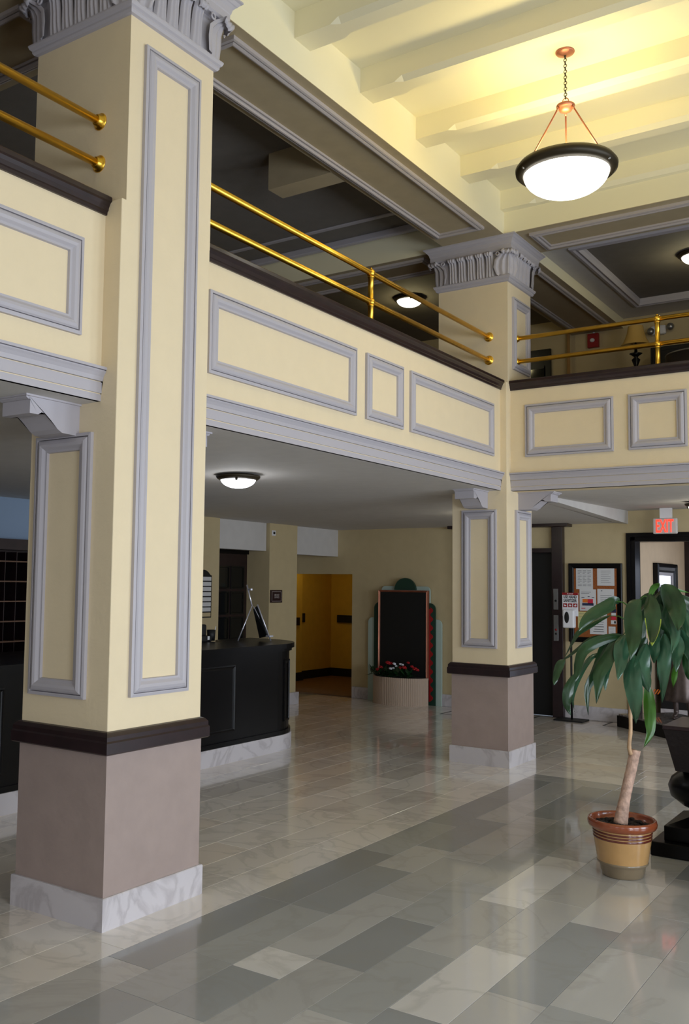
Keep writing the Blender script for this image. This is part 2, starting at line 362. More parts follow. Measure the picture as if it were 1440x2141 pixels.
struct('floor_upper', MB().box(XL, -.35, YB, 3.8, 2.62, 2.72).box(-.35, XR, .34, 3.8, 2.62, 2.72), 'carpet')
struct('ceiling', MB().box(-.2, XR, YB, .1, 5.265, 5.4), 'ceil')
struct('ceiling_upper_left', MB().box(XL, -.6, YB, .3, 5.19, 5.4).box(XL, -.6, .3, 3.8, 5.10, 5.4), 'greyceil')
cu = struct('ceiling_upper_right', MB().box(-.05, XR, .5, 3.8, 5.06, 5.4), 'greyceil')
struct('trim_ceiling_border', MB().box(-.05, .25, .6, 3.8, 5.0, 5.07).box(.25, 3.1, 3.32, 3.8, 5.0, 5.07).box(.25, 3.1, .6, .98, 5.0, 5.07).box(3.1, XR, .6, 3.8, 5.0, 5.07), 'white')
cm = MB().frame((.22, .95, 5.0), X, Y, -Z, 2.9, 2.38, [(0, 0), (0, .02), (.03, .025), (.05, .012), (.075, .018), (.09, -.02), (.09, -.06)])
struct('trim_coffer', cm, 'lav')
for a, b in (((-3.9, -.95, -.42, -.36), 5.175), ((-3.9, -.95, -.06, -.0), 5.12)): struct('trim_ceiling_strip', MB().box(*a, b, 5.19, b=.01), 'lav')
struct('trim_ceiling_stub', MB().box(-1.28, -.655, -2.07, -1.86, 4.88, 5.2), 'tan')
# ---- vestibule beyond the exit opening
struct('wall_vestibule', MB().box(-.02, .1, YF+.2, 6.3, 0, 2.7), 'vest')
struct('wall_vestibule_end', MB().box(-.1, 1.05, 6.3, 6.5, 0, 2.7).box(1.05, 3.4, 6.3, 6.5, 2.25, 2.7), 'vest')
struct('wall_vestibule_right', MB().box(3.2, 3.4, YF+.2, 6.3, 0, 2.7), 'vest')
struct('ceiling_vestibule', MB().box(-.1, 3.4, YF+.15, 6.5, 2.5, 2.7), 'white')
d3 = struct('door_3', MB().box(.1, .16, 6.18, 6.3, 0, 2.3).box(.16, 1.0, 6.22, 6.3, 2.15, 2.3).box(.98, 1.06, 6.18, 6.3, 0, 2.3).box(.16, .3, 6.24, 6.28, 0, 2.15).box(.85, .98, 6.24, 6.28, 0, 2.15).box(.3, .85, 6.24, 6.28, 0, .35).box(.3, .85, 6.24, 6.28, 1.98, 2.15).box(1.06, 3.2, 6.2, 6.3, 2.1, 2.3), 'wood')
build('pane', MB().box(.3, .85, 6.255, 6.265, .35, 1.98), 'mirror', d3)
# exit opening casing
d2 = struct('door_2', MB().box(.0, .05, YF-.03, YF+.22, 0, 2.29).box(.05, .1, YF-.015, YF+.215, 0, 2.2).box(.05, 2.15, YF-.03, YF+.22, 2.24, 2.29).box(.1, 2.1, YF-.015, YF+.215, 2.185, 2.24).box(2.1, 2.15, YF-.03, YF+.22, 0, 2.24), 'black')
# lift doorway
d1 = struct('door_1', MB().box(-.91, -.77, YF-.09, YF+.2, 0, 2.39, b=.005).box(-2.2, -2.06, YF-.09, YF+.2, 0, 2.39, b=.005).box(-2.06, -.91, YF-.07, YF+.15, 2.06, 2.115), 'wood')
build('door_panel', MB().box(-2.06, -1.485, YF+.02, YF+.07, 0, 2.06, b=.004), 'soot', d1)
build('door_panel', MB().box(-1.48, -.91, YF+.04, YF+.09, 0, 2.06, b=.004), 'soot', d1)
build('upper_panel', MB().box(-2.06, -.91, YF-.02, YF, 2.115, 2.38), 'cream_in', d1)
build('header_beam', MB().box(-2.3, -.67, YF-.2, YF, 2.38, 2.435, b=.006), 'wood', d1)
cpn = build('call_panel', MB().box(-.885, -.825, YF-.1, YF-.09, 1.34, 1.60, b=.003).box(-.885, -.825, YF-.101, YF-.089, 1.55, 1.60), 'steel', d1)
build('call_button', MB().sphere((-.855, YF-.1, 1.45), .014), 'glassdark', cpn)
cpn = build('call_panel', MB().box(-.885, -.825, YF-.1, YF-.09, .95, 1.27, b=.003), 'steel', d1)
build('call_button', MB().sphere((-.855, YF-.1, 1.09), .014), 'red', cpn)
build('call_button', MB().sphere((-.855, YF-.1, 1.04), .014), 'soot', cpn)
# dark glazed door behind the desk
d4 = struct('door_4', MB().box(-4.52, -4.44, .86, .93, 0, 2.1).box(-4.52, -4.44, 2.02, 2.1, 0, 2.1).box(-4.52, -4.44, .93, 2.02, 2.0, 2.1), 'black')
leafm = MB().box(-4.5, -4.47, .93, 2.02, 0, 2.0)
build('door_leaf', leafm, 'wood', d4)
for a in (1.22, 1.53):
    for k in range(4): build('pane', MB().frame((-4.47, a, .55+k*.33), Y, Z, X, .28, .3, [(0, 0), (0, .012), (.02, .012), (.025, .002), (.14, .002)]), 'glassdark', d4)
build('door_handle', MB().sphere((-4.43, 1.06, 1.0), .03), 'brass', d4)
# mustard hallway beyond the passage
struct('wall_hallway_side', MB().box(-5.95, -5.85, 5.08, 6.2, 0, 2.3).box(-6.3, -5.74, 4.0, 5.08, 0, 2.3), 'yellow')
struct('wall_hallway_end', MB().box(-5.9, -3.3, 6.15, 6.25, 0, 2.3), 'yellow')
struct('wall_hallway_near', MB().box(-3.9, -3.8, YF+.2, 6.2, 0, 2.3).box(-6.3, -5.3, YF+.05, YF+.2, 0, 2.3), 'yellow')
struct('ceiling_hallway', MB().box(-6.3, -3.3, YF+.2, 6.3, 2.3, 2.35), 'yellow')
struct('floor_hallway', MB().box(-6.3, -3.3, YF+.02, 6.3, -.01, .012), 'carpet')
struct('baseboard_hallway', MB().box(-5.85, -5.83, 5.08, 6.15, 0, .15).box(-5.85, -3.9, 6.13, 6.15, 0, .15).box(-5.74, -5.72, 4.0, 5.1, 0, .15), 'soot')
struct('trim_hallway_rail', MB().box(-5.74, -5.71, 4.0, 4.97, .93, 1.06).box(-5.7, -3.9, 6.11, 6.15, .95, 1.08).box(-5.85, -5.83, 5.09, 5.3, .97, 1.12), 'soot')
point('hallway_lamp', (-5.2, 4.5, 2.1), 5.0, (1.0, .80, .36), .08)
# ================================================================== COLUMNS
def rect_rings(mb, x0, x1, y0, y1, prof, mi=0):
    """stack of rectangles around [x0,x1]x[y0,y1]; prof = (outset, z)"""
    vs = []
    for e, z in prof: vs += [(x0-e, y0-e, z), (x1+e, y0-e, z), (x1+e, y1+e, z), (x0-e, y1+e, z)]
    fs = [(j*4+i, j*4+(i+1) % 4, (j+1)*4+(i+1) % 4, (j+1)*4+i) for j in range(len(prof)-1) for i in range(4)]
    n = len(prof); fs += [(3, 2, 1, 0), ((n-1)*4, (n-1)*4+1, (n-1)*4+2, (n-1)*4+3)]
    return mb.add(vs, fs, mi)
def leaf_mesh(w, h, ribs, curl):
    """upright plaster leaf: u across, out away from the bell, z up"""
    path = [(.004, 0), (.010, .25*h), (.012, .5*h), (.018, .72*h), (.030, .86*h), (.052*curl, .95*h), (.072*curl, .97*h), (.084*curl, .92*h), (.080*curl, .84*h), (.062*curl, .80*h)]
    N = ribs*6; mb = MB(); vs = []
    for j, (o, z) in enumerate(path):
        k = j/(len(path)-1); ww = w*(1-.18*math.sin(PI*min(1, k*1.6))) if j < 6 else w*(.92-.10*(j-6))
        for i in range(N+1):
            u = i/N; fl = .5-.5*math.cos(2*PI*ribs*u); edge = math.sin(PI*u)**.5
            vs.append(((u-.5)*ww, o+.012*fl*(1 if j < 6 else .6)+.010*edge, z))
    mb.add(vs, [(j*(N+1)+i, j*(N+1)+i+1, (j+1)*(N+1)+i+1, (j+1)*(N+1)+i) for j in range(len(path)-1) for i in range(N)], smooth=True)
    return mb
def corner_leaf_mesh(h):
    path = [(.0, 0), (.008, .3*h), (.010, .6*h), (.022, .8*h), (.045, .92*h), (.07, .96*h), (.088, .9*h), (.086, .82*h), (.07, .78*h)]
    N = 20; mb = MB(); vs = []
    for j, (o, z) in enumerate(path):
        k = j/(len(path)-1); ww = .098*(1+.35*math.sin(k*9))*(1-.35*k)
        for i in range(N+1):
            u = i/N*2-1; vs.append((u*ww, o-.55*abs(u)*ww+.02+.012*math.cos(u*PI*4.5)*(1-k*.4), z+.008*math.cos(u*PI*6)))
    mb.add(vs, [(j*(N+1)+i, j*(N+1)+i+1, (j+1)*(N+1)+i+1, (j+1)*(N+1)+i) for j in range(len(path)-1) for i in range(N)], smooth=True)
    return mb
LEAFM = None
def bracket(parent, O, d, w, sw_, h0=2.5):
    """plaster console: O wall point, d outward direction, w width direction"""
    O, d, w = Vector(O), Vector(d), Vector(w)
    poly = [(0, 0), (.335, 0), (.335, -.018), (.322, -.026), (.312, -.026), (.312, -.092), (.262, -.092), (.240, -.078), (.215, -.084), (.18, -.11), (.14, -.145), (.11, -.160), (.03, -.162), (0, -.165)]
    mb = MB().extr(poly, lambda p, q, t: O+d*p+w*t+Z*q, 0, sw_)
    mb.extr([(0, 0), (.345, 0), (.345, -.012), (0, -.012)], lambda p, q, t: O+d*p+w*t+Z*q, -.012, sw_+.012)
    return build('bracket', mb, 'lav', parent)
def column(x1, y0, w, v, v2, yo, label, panels, uppers, brackets):
    """x1,y0: the corner towards the hall; lower shaft v wide in x, w deep in y; upper shaft v2 wide"""
    global LEAFM
    t = thing('column', (x1-v/2, y0+w/2, 0), label, 'column', None)
    x0, y1 = x1-v, y0+w; xu = x1-v2
    build('shaft', MB().box(x0, x1, y0, y1, .0, 3.505, b=.004).box(xu, x1-.0005, y0+yo, y1, 3.44, 4.88), 'cream', t)
    build('dado', MB().box(x0-.004, x1+.004, y0-.004, y1+.004, .13, .83), 'taupe', t)
    build('base_block', rect_rings(MB(), x0, x1, y0, y1, [(.019, 0), (.019, .146), (.015, .150), (.003, .150)]), 'marble', t)
    build('dado_rail', rect_rings(MB(), x0, x1, y0, y1, [(.003, .805), (.028, .805), (.036, .812), (.036, .862), (.030, .870), (.030, .890), (.020, .902), (.014, .908), (0, .912)]), 'wood', t)
    for (O, u, n, a, b) in panels:
        build('panel_moulding', MB().frame(O, u, Z, n, a, b, PM), 'lav', t)
    for br in brackets: bracket(t, *br)
    # capital
    a0, a1, b0, b1 = xu, x1, y0+yo, y1
    cap = build('capital', rect_rings(MB(), a0, a1, b0, b1, [(.0, 4.462), (.016, 4.466), (.024, 4.478), (.024, 4.488), (.034, 4.496), (.040, 4.510), (.040, 4.518), (.014, 4.524), (.012, 4.745), (.05, 4.748), (.062, 4.760), (.062, 4.80), (.066, 4.806), (.072, 4.830), (.086, 4.846), (.092, 4.850), (.104, 4.866), (.115, 4.872), (.115, 4.882)]), 'lav', t)
    if LEAFM is None:
        q = build('leaf', leaf_mesh(.092, .235, 3, .85), 'lav', None, recalc=False); q2 = build('corner_leaf', corner_leaf_mesh(.235), 'lav', None, recalc=False)
        rg = build('rosette', MB().tube([(math.cos(a)*.016, math.sin(a)*.016, 0) for a in [2*PI*i/12 for i in range(13)]], .006, 6, cap=False), 'lav', None)
        LEAFM = (q.data, q2.data, rg.data)
        for z_ in (q, q2, rg): bpy.data.objects.remove(z_)
    L = wloc(cap)
    def put(nm, me, p, ang, tilt=0):
        o = bpy.data.objects.new(nm, me); C.objects.link(o); o.parent = cap; o.location = Vector(p)-L; o.rotation_euler = (tilt, 0, ang)
    e = .012; zb = 4.522
    for (ax, ay, bx, by, ang) in ((a0, b0-e, a1, b0-e, PI), (a1+e, b0, a1+e, b1, -PI/2), (a1, b1+e, a0, b1+e, 0), (a0-e, b1, a0-e, b0, PI/2)):
        ln = math.hypot(bx-ax, by-ay); n = int((ln-.20)/.094); m = (ln-n*.094)/2
        for k in range(n):
            s = (m+.094*(k+.5))/ln; put('leaf', LEAFM[0], (ax+(bx-ax)*s, ay+(by-ay)*s, zb), ang)
        nx_, ny_ = math.cos(ang+PI/2), math.sin(ang+PI/2)
        for s in (m*.62/ln, 1-m*.62/ln): put('rosette', LEAFM[2], (ax+(bx-ax)*s+nx_*.05, ay+(by-ay)*s+ny_*.05, zb+.20), ang, PI/2)
    for (px_, py_, ang) in ((a0, b0, PI*.75), (a1, b0, PI*1.25), (a1, b1, -PI/4), (a0, b1, PI/4)): put('corner_leaf', LEAFM[1], (px_, py_, zb), ang)
    return t
mY = -Y
c1 = column(0, -5, .676, .6135, .70, .03, 'large cream column in the foreground, brown dado above a pale marble base',
    [((0, -4.87, 1.06), Y, X, .425, 3.29), ((-.555, -5, 1.05), X, mY, .405, 1.30)], None,
    [((-.455, -5.0, 2.5), -Y, X, .20), ((-.455, -4.324, 2.5), Y, X, .20), ])
c2 = column(-.05, 0, .62, .5441, .705, .038, 'cream corner column farther back where the two balconies meet',
    [((-.05, .185, 1.055), Y, X, .375, 1.275), ((-.05, .14, 3.65), Y, X, .43, .69), ((-.492, 0, 1.055), X, mY, .345, 1.27)], None,
    [((-.42, 0, 2.5), -Y, X, .185), ((-.05, .275, 2.5), X, Y, .19)])
# ================================================================== BALCONIES
XFc = -.112; YFc = .10
CAPP = [(0, 3.435), (.012, 3.435), (.014, 3.452), (.02, 3.456), (.024, 3.476), (.034, 3.492), (.044, 3.498), (.044, 3.518), (.038, 3.524), (-.24, 3.524), (-.24, 3.50), (-.02, 3.50)]
CORP = [(-.05, 2.500), (.004, 2.500), (.004, 2.533), (-.010, 2.5335), (-.010, 2.538), (.008, 2.5385), (.008, 2.592), (-.006, 2.5925), (-.006, 2.597), (.014, 2.5975), (.016, 2.606), (.019, 2.618), (.028, 2.632), (.036, 2.642), (.036, 2.646), (.026, 2.6465), (.026, 2.650), (.042, 2.6505), (.042, 2.664), (0, 2.668), (-.05, 2.668)]
def balcony(name, label, axis, a, b, f, pan):
    t = thing('balcony', ((f, (a+b)/2, 2.5) if axis == 'y' else ((a+b)/2, f, 2.5)), label, 'balcony')
    def fn(p, q, s):
        return (f+p, s, q) if axis == 'y' else (s, f-p, q)
    if axis == 'y': build('parapet', MB().box(f-.22, f, a, b, 2.5, 3.50), 'cream', t)
    else: build('parapet', MB().box(a, b, f, f+.22, 2.5, 3.50), 'cream', t)
    build('handrail_cap', MB().extr(CAPP, fn, a, b), 'wood', t, recalc=True)
    build('cornice', MB().extr(CORP, fn, a, b), 'lav', t)
    for s0, s1 in pan:
        if axis == 'y': build('panel_moulding', MB().frame((f, s0, 2.795), Y, Z, X, s1-s0, .478, PM), 'lav', t)
        else: build('panel_moulding', MB().frame((s0, f, 2.805), X, Z, -Y, s1-s0, .482, PM), 'lav', t)
    return t
balcony('l', 'cream balcony front between the two columns, three framed panels and dark wood cap', 'y', -4.324, .0, XFc, [(-4.2, -2.59), (-2.45, -1.90), (-1.78, -.176)])
balcony('n', 'cream balcony front left of the large column, cut by the left frame edge', 'y', -9.3, -5.0, XFc, [(-6.75, -5.15), (-7.43, -6.88), (-9.1, -7.56)])
balcony('r', 'cream balcony front running right from the corner column', 'x', -.05, 6.9, YFc, [(.092, .89), (1.018, 1.495), (1.62, 2.42), (2.56, 4.0), (4.13, 4.6), (4.75, 6.2)])
# ================================================================== BRASS RAILINGS
def railing(label, pts, posts, loc, ends, group=None):
    t = thing('brass_railing', loc, label, 'railing')
    a, b = Vector((*pts[0], 0)), Vector((*pts[1], 0)); d = (b-a).normalized()
    for z in (3.957, 3.735):
        p, q = Vector((a.x, a.y, z)), Vector((b.x, b.y, z))
        build('rail', MB().tube([p, q], .021, 16, cap=True), 'brass', t)
        for e, s in ends:
            c = p if e == 0 else q; dd = d if e == 0 else -d
            m = MB(); prof = [(.0, 0), (.044, 0), (.045, .004), (.040, .008), (.031, .013), (.029, .03), (.024, .034), (.02, .034)]
            u = Z; w = dd.cross(u); n = 20; vs = []
            for r, k in prof:
                for i in range(n): vs.append(c+dd*k+(u*math.cos(2*PI*i/n)+w*math.sin(2*PI*i/n))*r)
            m.add(vs, [(j*n+i, j*n+(i+1) % n, (j+1)*n+(i+1) % n, (j+1)*n+i) for j in range(len(prof)-1) for i in range(n)], smooth=True)
            build('flange', m, 'brass', t)
    for s in posts:
        p = a+d*s
        po = build('post', MB().lathe(p.x, p.y, [(.034, 3.524), (.034, 3.53), (.022, 3.545), (.021, 3.55), (.021, 3.70), (.026, 3.703), (.026, 3.71), (.021, 3.712), (.021, 3.92), (.026, 3.922), (.026, 3.93), (.0, 3.93)], 16), 'brass', t)
        build('ball_joint', MB().sphere((p.x, p.y, 3.735), .033, seg=16, ring=10), 'brass', po)
        build('ball_joint', MB().sphere((p.x, p.y, 3.957), .033, seg=16, ring=10).sphere((p.x, p.y, 3.990), .011), 'brass', po)
    return t
railing('brass double railing on the balcony between the two columns, one post', [(-.235, -4.324), (-.235, .038)], [2.158], (-.235, -2.1, 3.524), [(0, 1), (1, 1)])
railing('brass double railing at the upper left, ending on the large column', [(-.2, -9.3), (-.2, -4.97)], [2.2], (-.2, -7, 3.524), [(1, 1)])
railing('brass double railing on the right-hand balcony, starting at the corner column', [(-.05, .235), (6.9, .235)], [1.285, 3.6, 5.5], (3, .235, 3.524), [(0, 1)])
# ================================================================== BEAMS
SM = [(0, 0), (0, .024), (.012, .028), (.016, .028), (.0165, .004), (.022, .004), (.0225, .030), (.038, .036), (.048, .034), (.052, .024), (.0525, .004), (.058, .004), (.0585, .016), (.068, .016), (.070, 0)]
def beam(label, d, frames, fcols=('ceil', 'tan')):
    x0, x1, y0, y1, z0, z1 = d
    t = thing('ceiling_beam', ((x0+x1)/2, (y0+y1)/2, z0), label, 'beam')
    build('beam_body', MB().box(x0, x1, y0, y1, z0+.004, z1), 'ceil', t)
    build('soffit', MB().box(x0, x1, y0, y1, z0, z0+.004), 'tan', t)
    for a, b, c, e in frames: build('soffit_moulding', MB().frame((a, c, z0), X, Y, -Z, b-a, e-c, SM), 'greytrim', t)
    return t
beam('deep cream beam with framed soffit over the left balcony', (-.66, -.045, -9.4, -.03, 4.88, 5.27), [(-.6, -.12, -4.0, -.33), (-.6, -.12, -9.2, -5.4)])
beam('deep cream beam with framed soffit over the right balcony', (-.045, 6.9, -.05, .60, 4.88, 5.27), [(.16, 2.9, .04, .51), (3.5, 6.5, .04, .51)])
beam('dim beam crossing the upper floor left of the corner column', (XL, -.70, .04, .60, 4.88, 5.2), [(-3.9, -.95, .1, .54)], ())
beam('dim beam running back from the corner column across the upper floor', (-.70, -.045, .60, 3.8, 4.88, 5.15), [(-.62, -.12, .85, 3.6)], ())
beam('dim beam crossing the upper floor behind the large column', (XL, -.66, -5.0, -4.35, 4.88, 5.2), [(-3.9, -.95, -4.92, -4.43)], ())
def joist(y0, label):
    t = MB(); secs = [(-.05, .0005), (.225, .0005), (.285, .034), (6.42, .034), (6.48, .0005), (6.95, .0005)]; vs = []; w = .18; zb = 5.088; zt = 5.268
    for x, c in secs: vs += [(x, y0, zt), (x, y0, zb+c), (x, y0+c, zb), (x, y0+w-c, zb), (x, y0+w, zb+c), (x, y0+w, zt)]
    t.add(vs, [(j*6+i, j*6+(i+1) % 6, (j+1)*6+(i+1) % 6, (j+1)*6+i) for j in range(5) for i in range(6)]+[(5, 4, 3, 2, 1, 0), (30, 31, 32, 33, 34, 35)])
    o = build('ceiling_joist', t, 'ceil'); return tag(o, label, 'joist', 'stop-chamfered ceiling joists')
nm = ['ivory ceiling joist half hidden against the right balcony beam', 'ivory ceiling joist just behind the hanging bowl lamp', 'ivory ceiling joist passing over the hanging lamp, on its far side',
      'ivory ceiling joist on the near side of the hanging lamp', 'ivory ceiling joist cut by the top edge of the picture'] + ['ivory ceiling joist, %s one above the top edge of the picture' % w for w in ('first', 'second', 'third', 'fourth', 'fifth')]
for i, y in enumerate((-.14, -1.0, -1.815, -2.66, -3.48, -4.33, -5.17, -6.0, -6.9, -7.8)):
    joist(y, nm[i])
# ================================================================== LAMPS
def bowl_pendant(x, y, zt, zr, R):
    t = thing('pendant_lamp', (x, y, zt), 'hanging bowl lamp with dark rim on copper chain under the ivory joists', 'lamp')
    build('ceiling_rose', MB().lathe(x, y, [(0, zt), (.062, zt), (.064, zt-.006), (.058, zt-.014), (.03, zt-.022), (.012, zt-.028), (0, zt-.028)], 28), 'copper', t)
    zh = zr+.42
    ch = build('chain', MB().tube([(x, y, zt-.02), (x, y, zt-.035)], .008, 8), 'bronze', t)
    n = 15; dz = (zt-.03-zh-.05)/n
    for k in range(n):
        zc_ = zt-.03-dz*(k+.5); a = 0 if k % 2 else PI/2
        pts = [(x+math.cos(a)*.010*math.cos(q), y+math.sin(a)*.010*math.cos(q), zc_+(dz*.62)*math.sin(q)) for q in [2*PI*i/10 for i in range(11)]]
        build('link', MB().tube(pts, .0028, 5, cap=False), 'bronze', ch)
    pts = [(x+.022*math.cos(q), y, zh+.03+.026*math.sin(q)) for q in [2*PI*i/16 for i in range(17)]]
    build('ring', MB().tube(pts, .0035, 6, cap=False), 'copper', t)
    build('hub', MB().lathe(x, y, [(0, zh+.012), (.05, zh+.012), (.06, zh+.006), (.062, zh-.004), (.052, zh-.016), (.044, zh-.022), (.04, zh-.034), (.02, zh-.042), (0, zh-.044)], 28), 'copper', t)
    for k in range(3):
        a = PI*.60+2*PI*k/3; ca, sa = math.cos(a), math.sin(a)
        build('rod', MB().tube([(x+ca*.05, y+sa*.05, zh-.01), (x+ca*.062, y+sa*.062, zh-.04)], .008, 8).tube([(x+ca*.06, y+sa*.06, zh-.03), (x+ca*(R-.07), y+sa*(R-.07), zr+.01)], .0055, 8), 'copper', t)
    rim = build('rim', MB().lathe(x, y, [(R-.10, zr-.012), (R-.09, zr+.02), (R-.06, zr+.03), (R-.02, zr+.016), (R, zr-.012), (R-.003, zr-.035), (R-.02, zr-.050), (R-.05, zr-.062), (R-.055, zr-.055), (R-.055, zr-.03), (R-.10, zr-.012)], 64), 'bronze', t)
    for k in range(3):
        a = PI*.60+2*PI*k/3; build('screw', MB().sphere((x+math.cos(a)*(R-.02), y+math.sin(a)*(R-.02), zr-.046), .009), 'steel', rim)
    pr = [(R-.055, zr-.05)]+[((R-.055)*math.cos(q), zr-.05-.155*math.sin(q)) for q in [i*PI/2/10 for i in range(1, 11)]]
    build('glass_bowl', MB().lathe(x, y, pr, 48), 'glow', t)
    point('pendant_bulb', (x, y, zr+.03), 26, (1.0, .78, .25), .14)
bowl_pendant(1.226, -2.075, 5.265, 4.46, .335)
def flush(x, y, z, R, label, power=7, col=(1, .93, .72), glow='glow', group=None):
    t = thing('flush_lamp', (x, y, z), label, 'lamp', group)
    build('rim', MB().lathe(x, y, [(0, z), (R*.72, z), (R*.80, z-.012), (R, z-.012), (R, z-.022), (R*.95, z-.034), (R*.86, z-.044), (R*.80, z-.046), (R*.80, z-.03)], 40), 'bronze', t)
    build('glass_dome', MB().lathe(x, y, [(R*.80, z-.036)]+[(R*.80*math.cos(q), z-.036-R*.42*math.sin(q)) for q in [i*PI/2/8 for i in range(1, 9)]], 36), glow, t)
    for k in range(3):
        a = 2*PI*k/3-1.0; build('screw', MB().sphere((x+math.cos(a)*R*.82, y+math.sin(a)*R*.82, z-.05), .011), 'bronze', t)
    # light thrown back on the ceiling through the gap above the rim
    point('flush_bulb', (x, y, z-.06-R*.42), power, col, .1)
def lp(u, v, z): return at(u, v, 2, z)
p = lp(498, 993, 2.47); flush(p.x, p.y, zc(p.x, p.y), .175, 'flush ceiling lamp with glowing dome between the columns, over the desk', 5, (.95, .97, 1), 'glow_cool')
p = lp(856, 622, 5.10); flush(p.x, p.y, 5.10, .19, 'flush dome lamp on the upper floor ceiling, behind the left brass railing', 7, (1, .86, .42))
flush(1.22, 1.95, 5.06, .19, 'flush dome lamp cut by the right frame edge, upper floor ceiling', 7, (1, .88, .5))
flush(1.12, 2.42, 2.53, .17, 'flush dome lamp cut by the right frame edge, near the exit sign', 4, (1, .93, .7))
flush(-1.18, 1.95, zc(-1.18, 1.95), .17, 'flush dome lamp hidden behind the corner column, lower ceiling', 3, (1, .93, .7))
# ================================================================== DESK
def desk():
    t = thing('reception_desk', (-2.6, -2.5, 0), 'long black reception desk with rounded end on a pale marble plinth', 'desk')
    def outline(off, xf=-2.13, yend=.02, r=.62, back=-3.0):
        pts = [(xf+off, -8.0)]
        cx_, cy_ = xf-r, yend-r
        for i in range(15):
            a = PI/2*i/14; pts.append((cx_+(r+off)*math.cos(a), cy_+(r+off)*math.sin(a)))
        pts += [(back, yend+off), (back, -.55), (-2.75, -.75), (-2.75, -8.0)]
        return pts
    def ex(off, z0, z1, m, nm_, par, **k):
        return build(nm_, MB().extr(outline(off), lambda p, q, s: (p, q, s), z0, z1), m, par)
    ex(0, 0, .15, 'marble', 'plinth', t); body = ex(-.03, .15, .985, 'black', 'body', t)
    ex(.02, .985, 1.03, 'black', 'counter_top', t)
    ex(-.005, .955, .985, 'black', 'counter_moulding', t)
    ex(-.012, .15, .19, 'black', 'base_moulding', t)
    DP = [(0, 0), (0, .012), (.012, .014), (.02, .006), (.03, .003), (.035, 0)]
    y = -7.6
    while y < -1.6:
        L = min(1.15, -.98-.0-y); build('desk_panel', MB().frame((-2.16, y, .27), Y, Z, X, 1.12, .60, DP), 'black', t); y += 1.30
    cx_, cy_, r = -2.75, -.6, .59
    for a0 in (12, 50):
        a = math.radians(a0+6); O = Vector((cx_+(r+.002)*math.cos(a), cy_+(r+.002)*math.sin(a), .27)); u = Vector((-math.sin(a), math.cos(a), 0)); n = Vector((math.cos(a), math.sin(a), 0))
        build('desk_panel', MB().frame(O-u*.08-n*.006, u, Z, n, .16, .60, [(0, 0), (0, .014), (.012, .016), (.02, .008), (.035, .006)]), 'black', t)
desk()
def easel():
    a, b = at(497, 1341, 2, 1.03), at(566, 1341, 2, 1.03); c = (a+b)/2; a.z += .004; b.z += .004
    dist = (c-Vector((CX, CY, CZ))).length
    tp = at(533, 1272, 1, c.y); t = thing('table_easel', (c.x, c.y, 1.03), 'small silver tripod easel standing on the rounded desk end', 'easel')
    back = Vector((-.20, .17, 0))
    top = Vector((c.x, c.y, 1.03+.37))+Vector((-.05, .03, 0))
    apex = at(516, 1223, 1, top.y); joint = at(527, 1268, 1, top.y)
    build('leg', MB().tube([a, at(527, 1266, 1, top.y)], .006, 8), 'silver', t)
    build('leg', MB().tube([b, at(538, 1264, 1, top.y)], .007, 8), 'silver', t)
    build('leg', MB().tube([at(562, 1330, 1, b.y+.05), at(530, 1268, 1, top.y)], .005, 8), 'silver', t)
    build('mast', MB().tube([joint, apex], .008, 8), 'silver', t)
    q = at(521, 1232, 1, top.y); build('clip', MB().box(q.x-.005, q.x+.035, q.y-.02, q.y+.01, q.z-.012, q.z+.008, b=.002), 'silver', t)
    q = at(561, 1329, 1, b.y); build('ledge', MB().box(q.x-.012, q.x+.04, q.y-.03, q.y+.03, q.z-.012, q.z+.004, b=.002), 'silver', t)
    p0, p1, p2, p3 = at(529, 1274, 1, top.y+.01), at(538, 1266, 1, top.y+.01), at(558, 1330, 1, b.y+.03), at(542, 1334, 1, b.y+.05)
    w = Vector((.006, .008, 0)); build('board', MB().add([p0, p1, p2, p3, p0+w, p1+w, p2+w, p3+w], [(0, 1, 2, 3), (7, 6, 5, 4), (0, 4, 5, 1), (1, 5, 6, 2), (2, 6, 7, 3), (3, 7, 4, 0)]), 'soot', t)
easel()
q = at(441, 1338, 0, -2.95)
t = thing('pen_cup', (q.x, q.y, 1.03), 'black mesh pen cup at the back of the desk', 'cup')
SH = MB().box(-3.35, -2.75, -6.0, -.8, .62, .65)
def cupz(): return 1.03
build('cup_wall', MB().lathe(q.x, q.y, [(.0, 1.03), (.038, 1.03), (.045, 1.14), (.042, 1.14), (.035, 1.035), (0, 1.035)], 20), 'soot', t)
build('pen', MB().tube([(q.x+.02, q.y, 1.05), (q.x+.045, q.y+.02, 1.175)], .004, 6), 'whitep', t)
q2 = at(424, 1336, 0, -2.9)
t = thing('desk_phone', (q2.x, q2.y, 1.03), 'black desk telephone beside the pen cup', 'telephone')
build('body', MB().box(q2.x-.09, q2.x+.06, q2.y-.09, q2.y+.07, 1.03, 1.09, b=.01), 'soot', t)
build('handset', MB().box(q2.x-.05, q2.x, q2.y-.08, q2.y+.06, 1.085, 1.20, b=.015), 'soot', t)
build('label_strip', MB().box(q2.x+.058, q2.x+.062, q2.y, q2.y+.03, 1.05, 1.085), 'paper', t)
bk = thing('back_counter', (-3.0, -3.0, 0), 'low dark counter behind the reception desk', 'counter')
build('top', MB().box(-3.12, -2.76, -6.5, -.80, .985, 1.03, b=.004), 'black', bk); build('carcass', MB().box(-3.1, -2.77, -6.5, -.85, 0, .985), 'soot', bk)
